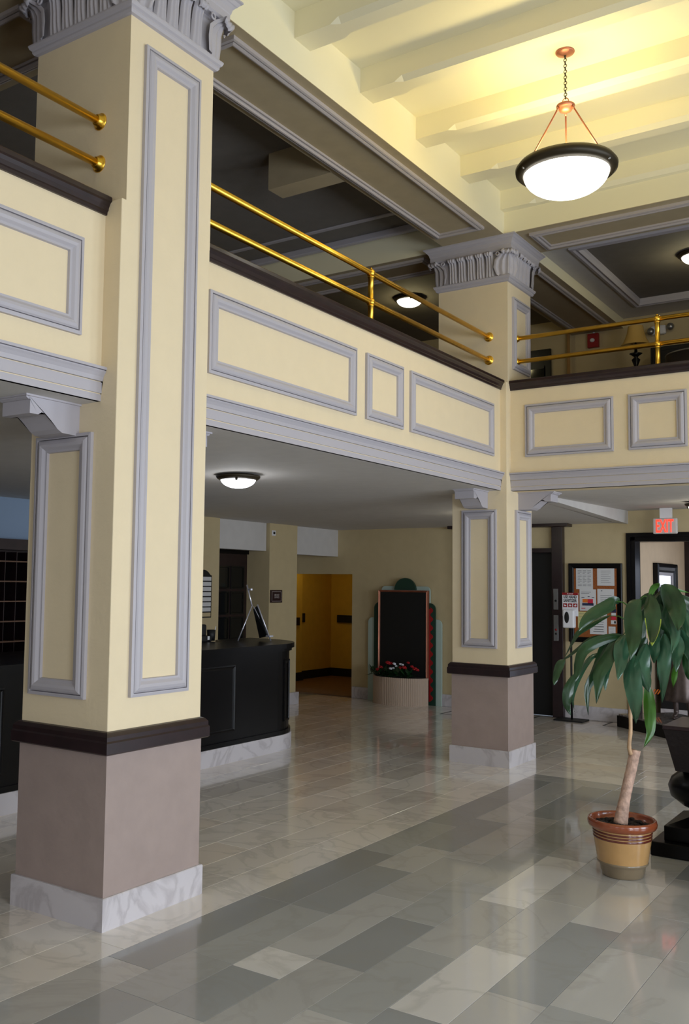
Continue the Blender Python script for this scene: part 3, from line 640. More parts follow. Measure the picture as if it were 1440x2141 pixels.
# letter board
t = thing('letter_board', (-4.09, .56, 1.2), 'black framed directory board of white name strips on the pilaster', 'board')
build('frame', MB().extr([(.40, 1.20), (.685, 1.20), (.685, 1.705), (.66, 1.71), (.62, 1.745), (.58, 1.765), (.54, 1.772), (.50, 1.765), (.45, 1.745), (.42, 1.71), (.40, 1.705)], lambda p, q, s: (s, p, q), -4.10, -4.085), 'soot', t)
for k in range(8): build('name_strip', MB().box(-4.085, -4.080, .42, .668, 1.213+k*.0612, 1.213+k*.0612+.047), 'paper' if k else 'cream_in', t)
t = thing('wall_plaque', (-4.09, 2.03, 1.37), 'small maroon plaque with white words on the cream pilaster', 'sign')
build('plate', MB().box(-4.10, -4.085, 1.90, 2.16, 1.367, 1.533, b=.002), 'plaque', t)
build('border', MB().frame((-4.085, 1.925, 1.385), Y, Z, X, .21, .13, [(0, 0), (0, .001), (.005, .001), (.005, 0)]), 'plaquet', t)
build('lettering', text_mb('FRONT', .035, (-4.0845, 2.035, 1.466), Y, Z), 'plaquet', t); build('lettering', text_mb('OFFICE', .035, (-4.0845, 2.035, 1.436), Y, Z), 'plaquet', t)
t = thing('wall_speaker', (-4.09, 1.96, 2.28), 'small round white speaker high on the cream pilaster', 'speaker')
build('housing', MB().box(-4.10, -4.09, 1.92, 2.0, 2.25, 2.32, b=.004), 'whitep', t); build('grille', MB().sphere((-4.09, 1.96, 2.285), .018), 'soot', t)
# key rack / pigeonholes
t = thing('pigeonhole_cabinet', (-4.0, -3.2, 0), 'dark wooden pigeonhole cabinet behind the desk, far left', 'cabinet')
build('case', MB().box(XL, -3.85, -5.6, -.7, .0, .80).box(XL, -4.10, -5.6, -.7, .80, 2.0).box(XL, -3.88, -5.6, -.7, 1.90, 2.0).box(XL, -3.88, -5.6, -5.57, .8, 1.9).box(XL, -3.88, -.73, -.7, .8, 1.9), 'wood', t)
build('back', MB().box(-4.10, -4.09, -5.55, -.75, .86, 1.88), 'soot', t)
for k in range(6): build('shelf', MB().box(-4.09, -3.88, -5.57, -.73, .86+k*.185, .872+k*.185), 'grille', t)
for k in range(36): build('divider', MB().box(-4.09, -3.89, -5.4+k*.13, -5.393+k*.13, .87, 1.88), 'wood', t)
# ================================================================== ART DECO STAND
def deco():
    y = YF-.05
    t = thing('display_board', (-3.0, y, 0), 'stepped art deco display board, mint and dark green with black panel', 'display')
    def slab(nm_, x0, x1, z1, r, y0, y1, m, both=True, side=0, z0=0):
        pts = [(x0, z0), (x1, z0)]
        def arc(cx_, cz_, a0, a1): return [(cx_+r*math.cos(a0+(a1-a0)*i/6), cz_+r*math.sin(a0+(a1-a0)*i/6)) for i in range(7)]
        pts += arc(x1-r, z1-r, 0, PI/2) if side >= 0 else [(x1, z1)]
        pts += arc(x0+r, z1-r, PI/2, PI) if side <= 0 else [(x0, z1)]
        return build(nm_, MB().extr(pts, lambda p, q, s: (p, s, q), y0, y1), m, t)
    slab('side_board', -3.60, -3.40, 1.16, .07, y+.00, y+.03, 'mint', side=-1)
    slab('side_board', -2.62, -2.455, 1.16, .07, y+.00, y+.03, 'mint', side=1)
    slab('green_board', -3.49, -3.3, 1.38, .09, y-.025, y+.0, 'dgreen', side=-1)
    slab('green_board', -2.7, -2.535, 1.38, .09, y-.025, y+.0, 'dgreen', side=1)
    slab('top_board', -3.385, -2.63, 1.605, .06, y+.0, y+.03, 'mint', side=0)
    build('crest_disc', MB().extr([(-2.995+.165*math.cos(a), 1.555+.165*math.sin(a)) for a in [PI*i/18 for i in range(19)]], lambda p, q, s: (p, s, q), y-.04, y), 'dgreen', t)
    bd = build('black_panel', MB().box(-3.375, -2.645, y-.07, y-.03, .36, 1.53), 'soot', t)
    build('panel_frame', MB().frame((-3.395, y-.07, .34), X, Z, -Y, .77, 1.21, [(0, -.04), (0, .008), (.008, .012), (.016, .004), (.022, .01), (.028, 0)]), 'copper', t)
    for sx in (-1, 1):
        for k in range(11):
            zc_ = .10+k*.118; xc = -2.995+sx*.388
            pts = [(xc+sx*.040*math.sin(PI*i/8), zc_-.045+.09*(i/8)) for i in range(9)]
            build('scallop', MB().extr(pts+[(xc, zc_)], lambda p, q, s: (p, s, q), y-.030, y-.024), 'red', t)
        xc = -2.995+sx*.388; build('red_strip', MB().box(min(xc, xc-sx*.02), max(xc, xc-sx*.02), y-.03, y-.024, .05, 1.3), 'red', t)
    n = 44; p = thing('planter', (-3.02, y-.05, 0), 'half round planter of fluted beige slats before the display board', 'planter')
    R = .41; pts = []
    for i in range(n*4+1):
        a = PI+PI*i/(n*4); r = 1+(.012 if (i//2) % 2 else 0)
        pts.append((-3.02+R*math.cos(a)*r, y-.085+.28*math.sin(a)*r))
    build('fluted_wall', MB().extr(pts, lambda p_, q, s: (p_, q, s), 0, .37), 'planter', p)
    build('soil', MB().extr([(a, b) for a, b in [(-3.02+(R-.02)*math.cos(PI+PI*i/20), y-.09+.26*math.sin(PI+PI*i/20)) for i in range(21)]], lambda p_, q, s: (p_, q, s), .365, .374), 'soil', p)
    f = thing('flower_arrangement', (-3.08, y-.2, .37), 'low red and white artificial flowers lying in the half round planter', 'flowers')
    rnd = random.Random(3)
    for k in range(80):
        x = -3.38+rnd.random()*.62; yy = y-.18-rnd.random()*.14; z = .37; a = rnd.random()*2*PI; l = .11+rnd.random()*.08; q = rnd.uniform(-.5, 1.1)
        d = Vector((math.cos(a), math.sin(a)*.7-.2, q)).normalized(); s = d.cross(Z).normalized()*(.022+.010*rnd.random()); b = Vector((x, yy, z+.03))
        build('leaf', MB().add([b, b+d*l*.4+s, b+d*l-Z*.01, b+d*l*.4-s, b+d*l*.45+Z*.006], [(0, 1, 4), (1, 2, 4), (2, 3, 4), (3, 0, 4)]), 'leaf', f, recalc=False)
    for (u, v, m, r) in ((790, 1403, 'petalr', .030), (796, 1398, 'petalr', .026), (811, 1389, 'petalr', .032), (817, 1390, 'petalr', .024), (824, 1391, 'petalw', .022), (828, 1396, 'petalw', .018), (816, 1401, 'petalw', .022), (822, 1400, 'petalw', .018), (837, 1392, 'petalw', .020), (841, 1393, 'petalw', .018),
                         (837, 1400, 'petalr', .028), (845, 1399, 'petalr', .03), (853, 1389, 'petalr', .020), (861, 1397, 'petalr', .022), (867, 1402, 'petalr', .032), (872, 1404, 'petalr', .024)):
        q = at(u, v, 1, y-.2-.1*rnd.random()); bl = MB()
        for k in range(7):
            a = k*2.4; bl.sphere((q.x+math.cos(a)*r*.6, q.y+math.sin(a)*r*.6, q.z+.02+r*.4*math.sin(k*1.7)), r*.62, seg=7, ring=5, sc=(1, 1, .7))
        build('blossom', bl, m, f)
deco()
# ================================================================== NOTICE BOARD, SANITIZER, EXIT SIGN
def notice():
    y = YF
    t = thing('notice_board', (-.38, y, .93), 'cork notice board in wide black frame, covered with papers', 'board')
    x0, x1, z0, z1 = -.712, -.055, .945, 1.922
    build('cork_sheet', MB().box(x0+.05, x1-.04, y-.02, y-.012, z0+.05, z1-.05), 'cork', t)
    build('frame', MB().frame((x0, y, z0), X, Z, -Y, x1-x0, z1-z0, [(0, 0), (0, .035), (.01, .04), (.05, .032), (.062, .026), (.068, .012)]), 'black', t)
    sx = lambda a: x0+.003+(x1-x0)*a/110; sz = lambda b: z1-(z1-z0)*b/165+.01
    def sheet(label, c, m, lines, name='paper_sheet', rot=0):
        a0, a1, b0, b1 = sx(c[0]), sx(c[2]), sz(c[3]), sz(c[1])
        p = thing(name, ((a0+a1)/2, y-.022, b0), label, 'notice')
        build('sheet', MB().box(a0, a1, y-.0235, y-.021, b0, b1), m, p)
        for nm_, mm, l0, l1, k0, k1 in lines:
            build(nm_, MB().box(a0+(a1-a0)*l0, a0+(a1-a0)*l1, y-.0243, y-.0235, b1-(b1-b0)*k1, b1-(b1-b0)*k0), mm, p)
    def tl(n, a, b, k0=.12, k1=.9): return [('text_line', 'ink', a, b-(.1 if i % 3 == 2 else 0), k0+(k1-k0)*i/n, k0+(k1-k0)*i/n+.018) for i in range(n)]
    sheet('dense printed table sheet at the upper left of the cork board', (15, 11, 50, 56), 'paper', tl(11, .1, .34)+tl(11, .40, .62)+tl(11, .68, .9))
    sheet('white letter at the upper right of the cork board', (59, 12, 94, 48), 'paper', tl(7, .22, .78, .15, .9))
    sheet('white flyer with orange and red picture, middle left of the cork board', (22, 56, 56, 101), 'paper', [('picture', 'orange', .18, .5, .45, .62), ('picture', 'pink', .5, .82, .45, .66), ('picture', 'navy', .16, .86, .64, .76), ('text_line', 'navy', .12, .3, .36, .39), ('text_line', 'navy', .5, .62, .33, .36), ('text_line', 'navy', .75, .9, .36, .39), ('text_line', 'ink', .1, .7, .12, .14), ('text_line', 'ink', .1, .6, .18, .2), ('text_line', 'pink', .1, .35, .87, .9)])
    sheet('white letter at the middle right of the cork board', (59, 55, 93, 100), 'paper', [('text_line', 'navy', .22, .3, .07, .1)]+tl(6, .18, .85, .28, .8))
    sheet('pale yellow sheet half hidden by the leaf, lower left of the cork board', (18, 103, 44, 137), 'yellowp', tl(4, .1, .7))
    sheet('white notice with centred lines, bottom middle of the cork board', (43, 104, 78, 149), 'paper', [('text_line', 'inkd' if i > 3 else 'ink', .2+.03*(i % 3), .82-.03*(i % 2), .2+i*.11, .225+i*.11) for i in range(7)])
    sheet('small dark blue card above the red one, right edge of the cork board', (86, 96, 97, 103), 'navy', [], 'small_card')
    sheet('small white card under the dark blue one on the cork board', (87, 104, 96, 111), 'paper', [], 'small_card')
    sheet('small crimson card near the right edge of the cork board', (87, 111, 96, 118), 'pink', [], 'small_card')
    sheet('small white business card with a dark picture on the cork board', (86, 119, 97, 127), 'paper', [('picture', 'inkd', .6, .9, .2, .8)], 'small_card')
    sheet('small white slip at the bottom right of the cork board', (81, 132, 95, 149), 'paper', tl(4, .15, .8, .2, .9), 'small_card')
notice()
def sanitizer():
    a = at(1191, 1300, 1, 3.36); x = a.x
    t = thing('sanitizer_stand', (x, 3.4, 0), 'black floor stand with white hand sanitizer dispenser and red-headed sign', 'stand')
    build('base_plate', MB().box(x-.19, x+.17, 3.28, 3.54, 0, .018, b=.004), 'soot', t)
    build('pole', MB().tube([(x, 3.4, .018), (x, 3.4, 1.2)], .013, 12), 'soot', t)
    L, T = at(1175, 1239, 1, 3.36), at(1208, 1239, 1, 3.36); B = at(1190, 1288, 1, 3.36).z; x0, x1, z1 = L.x, T.x, L.z
    s = build('sign_plate', MB().box(x0, x1, 3.36, 3.366, B, z1), 'whitep', t)
    h = z1-B; build('sign_header', MB().box(x0, x1, 3.3585, 3.36, z1-.10*h, z1), 'red', s)
    xm = (x0+x1)/2; w = x1-x0
    build('lettering', text_mb('PLEASE', .024, (xm, 3.358, z1-.05*h), X, Z, .0004), 'whitep', s)
    build('lettering', text_mb('USE HAND', .054, (xm, 3.3585, z1-.185*h), X, Z, .0005, bold=.0010, width=w*.84), 'inkd', s)
    build('lettering', text_mb('SANITIZER', .054, (xm, 3.3585, z1-.345*h), X, Z, .0005, bold=.0010, width=w*.84), 'inkd', s)
    for k in range(3):
        c = x0+w*(.18+.32*k); build('pictogram', MB().box(c-.13*w, c+.13*w, 3.3585, 3.36, z1-.62*h, z1-.46*h), 'red', s)
        build('pictogram_mark', MB().sphere((c, 3.359, z1-.55*h), .014, sc=(1.3, .1, .7), seg=8, ring=6).tube([(c-.01, 3.358, z1-.545*h), (c+.012*(k-1), 3.358, z1-.49*h)], .003, 5), 'whitep', s)
    dz0, dz1 = at(1190, 1313, 1, 3.3).z, at(1190, 1275, 1, 3.3).z; d0, d1 = at(1177, 1300, 1, 3.3).x, at(1201, 1300, 1, 3.3).x
    d = build('dispenser', MB().box(d0, d1, 3.27, 3.358, dz0, dz1, b=.016), 'whitep', t)
    build('dispenser_window', MB().sphere(((d0*.62+d1*.38), 3.27, dz0*.42+dz1*.58), .048, sc=(.62, .12, 1.45), seg=20, ring=12), 'soot', d)
sanitizer()
def exit_sign():
    L, R_ = at(1364, 1099, 1, 3.3), at(1415, 1099, 1, 3.3); zt, zb = at(1390, 1083, 1, 3.3).z, at(1390, 1116, 1, 3.3).z
    t = thing('exit_sign', ((L.x+R_.x)/2, 3.32, zt), 'lit red exit sign hanging from the ceiling above the doorway', 'sign')
    x0, x1 = L.x, R_.x; xm = (x0+x1)/2
    build('housing', MB().box(x0, x1, 3.3, 3.35, zb, zt, b=.014), 'exitbody', t)
    build('ceiling_mount', MB().box(xm-.055, xm+.075, 3.30, 3.35, zt, 2.555), 'whitep', t)
    l = build('lettering', text_mb('EXIT', .205, (xm+.0, 3.298, (zt+zb)/2), X, Z, .001, bold=.0025), 'exitred', t)
    me = l.data; xs = [v.co.x for v in me.vertices]; zs = [v.co.z for v in me.vertices]
    cx_, cz_ = (min(xs)+max(xs))/2, (min(zs)+max(zs))/2; ox = xm-l.parent.location.x; oz = (zt+zb)/2-l.parent.location.z
    fx = (x1-x0)*.72/(max(xs)-min(xs)); fz = (zt-zb)*.82/(max(zs)-min(zs))
    for v in me.vertices: v.co.x = ox+(v.co.x-cx_)*fx; v.co.z = oz+(v.co.z-cz_)*fz
exit_sign()
# ================================================================== PLANT
P0 = Vector((1.69, -2.60, 0))
def pl(u, v, off=0):
    """point at pixel (u, v) on the upright plane through the plant, off metres behind it"""
    d = FW + CAMX*((u-720-PX)/F_PX) - CAMY*((v-1070.5-PY)/F_PX); c = Vector((CX, CY, CZ))
    t = ((P0-c).dot(vf)+off)/d.dot(vf); return c+d*t
def cr_spline(P, n):
    P = [P[0]*2-P[1]]+list(P)+[P[-1]*2-P[-2]]; out = []; m = len(P)-3
    for k in range(n+1):
        t = k/n*m; i = min(int(t), m-1); f = t-i; a, b, c, d = P[i:i+4]
        out.append(.5*((2*b)+(c-a)*f+(2*a-5*b+4*c-d)*f*f+(3*b-a-3*c+d)*f**3))
    return out
pot = thing('potted_plant', (P0.x, P0.y, 0), 'tall drooping corn plant in a banded terracotta and ochre pot on the marble floor', 'plant')
px_, py_ = P0.x, P0.y
H = .345
foot = [(0, 0), (.122, 0), (.128, .006), (.131, .022), (.137, .030), (.141, .062), (.149, .072), (.158, .080), (.160, .088), (.157, .092)]
body = [(.157, .092), (.163, .125), (.170, .17), (.176, .205), (.179, .228)]
rings = [(.179, .228), (.183, .232), (.183, .238), (.178, .241), (.180, .247), (.184, .250), (.184, .256), (.179, .259), (.181, .265), (.186, .268), (.186, .274), (.181, .277), (.183, .284)]
rimp = [(.183, .284), (.192, .288), (.206, .294), (.214, .306), (.217, .322), (.214, .338), (.206, .346), (.196, .344), (.190, .334), (.186, .30), (0, .29)]
foot, body, rings, rimp = [[(r*.875, z*.915) for r, z in q] for q in (foot, body, rings, rimp)]
build('pot', MB().lathe(px_, py_, body, 56), 'ochre', pot)
build('pot_foot', MB().lathe(px_, py_, foot, 56), 'olive', pot)
rg_ = MB()
for k in range(len(rings)-1): rg_.lathe(px_, py_, rings[k:k+2], 56, mi=(1 if k in (3, 7, 11) else 0))
build('pot_bands', rg_, ['maroon', 'ochre'], pot)
build('pot_rim', MB().lathe(px_, py_, rimp, 56), 'terra', pot)
sm = MB(); rnd = random.Random(5); vs = []; N = 26
for j in range(7):
    for i in range(N):
        a = 2*PI*i/N; r = .164*j/6; vs.append((px_+r*math.cos(a), py_+r*math.sin(a), .272+rnd.uniform(-.006, .012)+.012*(1-j/6)))
sm.add(vs, [(j*N+i, j*N+(i+1) % N, (j+1)*N+(i+1) % N, (j+1)*N+i) for j in range(6) for i in range(N)])
for k in range(60):
    a = rnd.random()*6.28; r = .15*rnd.random()**.5; sm.sphere((px_+r*math.cos(a), py_+r*math.sin(a), .279+.01*rnd.random()), .008+.012*rnd.random(), seg=6, ring=4, sc=(1, 1, .6))
build('soil', sm, 'soil', pot)
tr = [pl(1297, 1722), pl(1302, 1690), pl(1310, 1650), pl(1319, 1610), pl(1328, 1568)]
tr[0].x += -.0
rr = [.040, .036, .031, .029, .030]
tk = MB(); sp = cr_spline(tr, 22); rs = [.039-.010*min(1, i/9)+(.0015 if i % 2 else 0) for i in range(23)]; tk.tube(sp, rs, 18)
build('trunk', tk, 'bark', pot)
build('cut_top', MB().tube([sp[-1], sp[-1]+(sp[-1]-sp[-2]).normalized()*.004], .024, 16, smooth=False), 'olive', pot)
cn = MB(); cs = cr_spline([pl(1318, 1577, -.02), pl(1315, 1560, -.03), pl(1318, 1525, -.03), pl(1317, 1480, -.02), pl(1314, 1420), pl(1312, 1370), pl(1316, 1320, .03), pl(1336, 1280, .04), pl(1366, 1252, .03), pl(1384, 1232, .0)], 40)
cn.tube(cs[:21], [.0115+(.0012 if i % 4 == 0 else 0)-.002*i/20 for i in range(21)], 12)
build('stem', MB().tube(cs[20:], [.009-.003*i/20 for i in range(21)], 10), 'olive_stem', pot)
build('cane', cn, 'cane', pot)
def leaf(pts, wpx, offs, m, tw=0, sag=.18, blunt=.7, name='leaf', edge=None, wave=.04, seed=0):
    o = [offs[0]+(offs[1]-offs[0])*i/(len(pts)-1) for i in range(len(pts))]
    P = [pl(1140+a*.20833, 1200+b*.20833, q) for (a, b), q in zip(pts, o)]
    sp = cr_spline(P, 16); W_ = wpx*.20833/2*((P0-Vector((CX, CY, CZ))).dot(vf))/F_PX
    r = random.Random(seed*7+len(pts)); ph = r.random()*6; mb = MB(); vs = []
    cols = [-1, -.88, -.66, -.44, -.22, 0, .22, .44, .66, .88, 1]
    for k, p in enumerate(sp):
        s = k/16; t = (sp[min(k+1, 16)]-sp[max(k-1, 0)]).normalized(); vd = (p-Vector((CX, CY, CZ))).normalized()
        a = t.cross(vd).normalized(); n = a.cross(t).normalized()
        if n.dot(vd) > 0: n = -n
        w = a*math.cos(tw)+n*math.sin(tw); nn = n*math.cos(tw)-a*math.sin(tw)
        q0 = (s+.02)**.62*max(0, 1-s)**.85/.45; ww = W_*max(.012, min(1, q0))
        for c in cols:
            h = (abs(c)**1.3)*sag*ww+wave*W_*math.sin(s*9+ph+c*1.5)*abs(c)*1.2+(.07*ww if c == 0 else (.022*ww if abs(c) in (.44, .88) else 0))
            vs.append(p+w*c*ww-nn*h)
    nC = len(cols)
    for j in range(16):
        for i in range(nC-1):
            e_ = 1 if edge and ((j > 7 and i in (0, nC-2)) or (j > 14)) else 0
            mb.add([vs[j*nC+i], vs[j*nC+i+1], vs[(j+1)*nC+i+1], vs[(j+1)*nC+i]], [(0, 1, 2, 3)], e_, True)
    o_ = build(name, mb, [m, edge or m], pot)
    return o_
LV = [
 ([(735, 292), (700, 275), (620, 325), (480, 400), (390, 480), (335, 575)], 135, (.05, -.15), 'leaf', .1),
 ([(640, 420), (560, 450), (440, 520), (330, 590), (270, 690), (180, 860)], 60, (.0, -.05), 'leaf', .5),
 ([(190, 860), (150, 900), (120, 970), (100, 1050), (85, 1115)], 85, (-.05, -.1), 'leaf', .3),
 ([(760, 612), (600, 625), (450, 655), (340, 740), (240, 820), (180, 860)], 48, (.0, .08), 'leaf', .4),
 ([(780, 618), (640, 640), (500, 690), (380, 770), (330, 900), (310, 1020), (240, 1150)], 110, (.0, -.1), 'leaf', .2),
 ([(290, 1010), (240, 1130), (220, 1220), (215, 1320), (255, 1420)], 100, (-.1, -.12), 'leaf', .1),
 ([(560, 800), (470, 830), (400, 910), (340, 1010), (290, 1130), (270, 1250), (290, 1385)], 72, (.04, -.04), 'leafb', .5),
 ([(770, 620), (660, 650), (600, 760), (560, 880), (500, 1010), (420, 1160), (430, 1420)], 125, (.02, -.04), 'leaf', -.1),
 ([(760, 640), (690, 720), (620, 860), (540, 1000), (530, 1120), (510, 1305)], 135, (0, -.12), 'leaf', .15),
 ([(720, 760), (650, 880), (610, 980), (600, 1080), (600, 1175)], 75, (.05, 0), 'leafb', 0),
 ([(790, 610), (770, 700), (760, 800), (755, 920), (725, 1070)], 150, (-.02, -.14), 'leafb', 0),
 ([(1010, 640), (960, 760), (1000, 900), (1010, 1050), (1030, 1180)], 130, (.0, .02), 'leaf', 0),
 ([(870, 800), (870, 900), (870, 1050), (890, 1200), (905, 1350), (908, 1505)], 175, (0, -.16), 'leafb', .1),
 ([(1010, 700), (980, 860), (970, 960), (1010, 1080), (1040, 1190)], 150, (-.02, -.1), 'leafb', -.1),
 ([(1020, 1110), (1035, 1230), (1045, 1350), (1050, 1480), (1050, 1600), (985, 1745)], 118, (-.04, -.1), 'leafy', .1),
 ([(1130, 560), (1090, 700), (1095, 800), (1090, 900)], 110, (.02, -.05), 'leafb', .2),
 ([(1190, 600), (1200, 760), (1190, 900), (1190, 1040), (1170, 1295)], 135, (0, -.1), 'leafb', 0),
 ([(1210, 700), (1190, 820), (1160, 950), (1140, 1070)], 100, (.06, .0), 'leafb', 0),
 ([(1260, 560), (1330, 700), (1320, 830), (1310, 985)], 120, (0, -.1), 'leafb', 0),
 ([(1330, 880), (1300, 960), (1290, 1050), (1280, 1145)], 62, (0, -.03), 'leafy', .3),
 ([(1160, 130), (1240, 300), (1250, 450), (1300, 620), (1265, 805)], 130, (0, -.16), 'leafb', .2),
 ([(1180, 105), (1250, 190), (1310, 320), (1330, 440), (1332, 570)], 190, (-.02, -.18), 'leaf', 0),
 ([(1300, 300), (1400, 430), (1420, 540), (1440, 640)], 85, (0, -.1), 'leafb', 0),
 ([(1360, 560), (1410, 680), (1430, 780), (1460, 900)], 100, (0, -.08), 'leafb', .2),
 ([(1390, 800), (1420, 900), (1430, 980), (1435, 1065)], 90, (.05, .0), 'leaf', 0),
 ([(940, 255), (890, 330), (880, 460), (885, 600), (880, 720), (850, 862)], 175, (-.02, -.20), 'leaf', 0),
 ([(1040, 205), (1065, 320), (1078, 440), (1080, 580), (1068, 725)], 160, (-.02, -.22), 'leaf', 0),
 ([(1040, 240), (1080, 150), (1120, 115), (1150, 100)], 62, (0, -.05), 'leafy', .2),
 ([(1180, 150), (1270, 150), (1360, 170), (1450, 190)], 30, (0, .05), 'leafy', .3),
 ([(1000, 300), (960, 420), (950, 560), (960, 700), (930, 860)], 120, (.06, .08), 'leaf', 0),
 ([(1150, 300), (1130, 450), (1140, 600), (1100, 760)], 130, (.08, .1), 'leaf', 0),
 ([(1230, 300), (1200, 480), (1230, 640), (1220, 820), (1240, 1000)], 130, (.06, .1), 'leaf', 0),
 ([(1180, 200), (1330, 250), (1480, 330), (1560, 480), (1590, 640)], 120, (.0, -.05), 'leaf', 0),
 ([(1200, 220), (1380, 330), (1520, 520), (1560, 760)], 130, (.0, .15), 'leafb', 0),
 ([(1160, 180), (1220, 300), (1330, 520), (1480, 700), (1500, 950)], 120, (.05, .2), 'leaf', 0),
 ([(1100, 200), (1000, 260), (930, 420), (880, 640), (890, 800)], 110, (.1, .3), 'leaf', 0),
 ([(1130, 200), (1140, 380), (1100, 560), (1120, 860)], 120, (.1, .35), 'leafb', 0),
]
for i, (p_, w_, o_, m_, t_) in enumerate(LV):
    leaf(p_, w_*1.16, o_, m_, t_, seed=i, edge='leafedge' if i in (26,) else None, wave=.13)
for a, b in (((700, 278), (850, 330)), ((640, 420), (830, 470)), ((780, 615), (850, 560)), ((560, 800), (760, 640)), ((940, 258), (1040, 230))):
    pa, pb = pl(1140+a[0]*.20833, 1200+a[1]*.20833, .03), pl(1140+b[0]*.20833, 1200+b[1]*.20833, .03)
    build('leaf_stalk', MB().tube([pa, (pa+pb)/2+Z*.012, pb], [.002, .0035, .005], 6), 'leafy', pot)
# ================================================================== DARK FURNITURE AT RIGHT
t = thing('pedestal_table', (2.10, -1.74, 0), 'black pedestal table with bulbous leg on stepped square base, cut by the right edge', 'table')
cx_, cy_ = 2.03, -1.77
def flare(mb, c, z0, r0, z1, r1):
    vs = [(c[0]+sx*r, c[1]+sy*r, z) for r, z in ((r0, z0), (r1, z1)) for sx, sy in ((-1, -1), (1, -1), (1, 1), (-1, 1))]
    return mb.add(vs, [(0, 1, 5, 4), (1, 2, 6, 5), (2, 3, 7, 6), (3, 0, 4, 7), (3, 2, 1, 0), (4, 5, 6, 7)])
build('base_slab', MB().box(cx_-.32, cx_+.32, cy_-.32, cy_+.32, 0, .085, b=.008), 'black', t)
build('foot_block', flare(MB().box(cx_-.255, cx_+.255, cy_-.255, cy_+.255, .085, .175, b=.006), (cx_, cy_), .175, .24, .225, .12), 'black', t)
build('baluster', MB().lathe(cx_, cy_, [(.10, .22), (.085, .235), (.08, .25), (.12, .262), (.20, .28), (.265, .33), (.28, .39), (.26, .44), (.20, .49), (.15, .52), (.14, .54)], 44), 'black', t)
build('apron', flare(MB(), (cx_, cy_), .50, .195, .755, .25), 'leather', t)
build('table_top', MB().box(cx_-.255, cx_+.255, cy_-.255, cy_+.255, .755, .78, b=.005), 'wood', t)
t = thing('armchair', (2.42, -2.36, 0), 'dark brown leather armchair edge in front of the black pedestal table', 'chair')
def slant(nm, x0b, x0t, x1, y0, y1, z0, z1, m):
    vs = [(x0b, y0, z0), (x1, y0, z0), (x1, y1, z0), (x0b, y1, z0), (x0t, y0, z1), (x1, y0, z1), (x1, y1, z1), (x0t, y1, z1)]
    return build(nm, MB().add(vs, [(0, 1, 5, 4), (1, 2, 6, 5), (2, 3, 7, 6), (3, 0, 4, 7), (3, 2, 1, 0), (4, 5, 6, 7)]), m, t)
slant('arm', 2.15, 2.07, 2.25, -2.6, -2.15, .1, .48, 'leather'); slant('seat', 2.25, 2.25, 2.75, -2.6, -2.15, .2, .45, 'leather'); slant('arm', 2.75, 2.75, 2.88, -2.6, -2.15, .1, .48, 'leather')
slant('backrest', 2.4, 2.4, 2.78, -2.20, -2.12, .45, .95, 'leather')
for x_, y_ in ((2.17, -2.58), (2.84, -2.58), (2.17, -2.18), (2.84, -2.18)): build('leg', MB().box(x_, x_+.04, y_, y_+.04, 0, .11), 'wood', t)
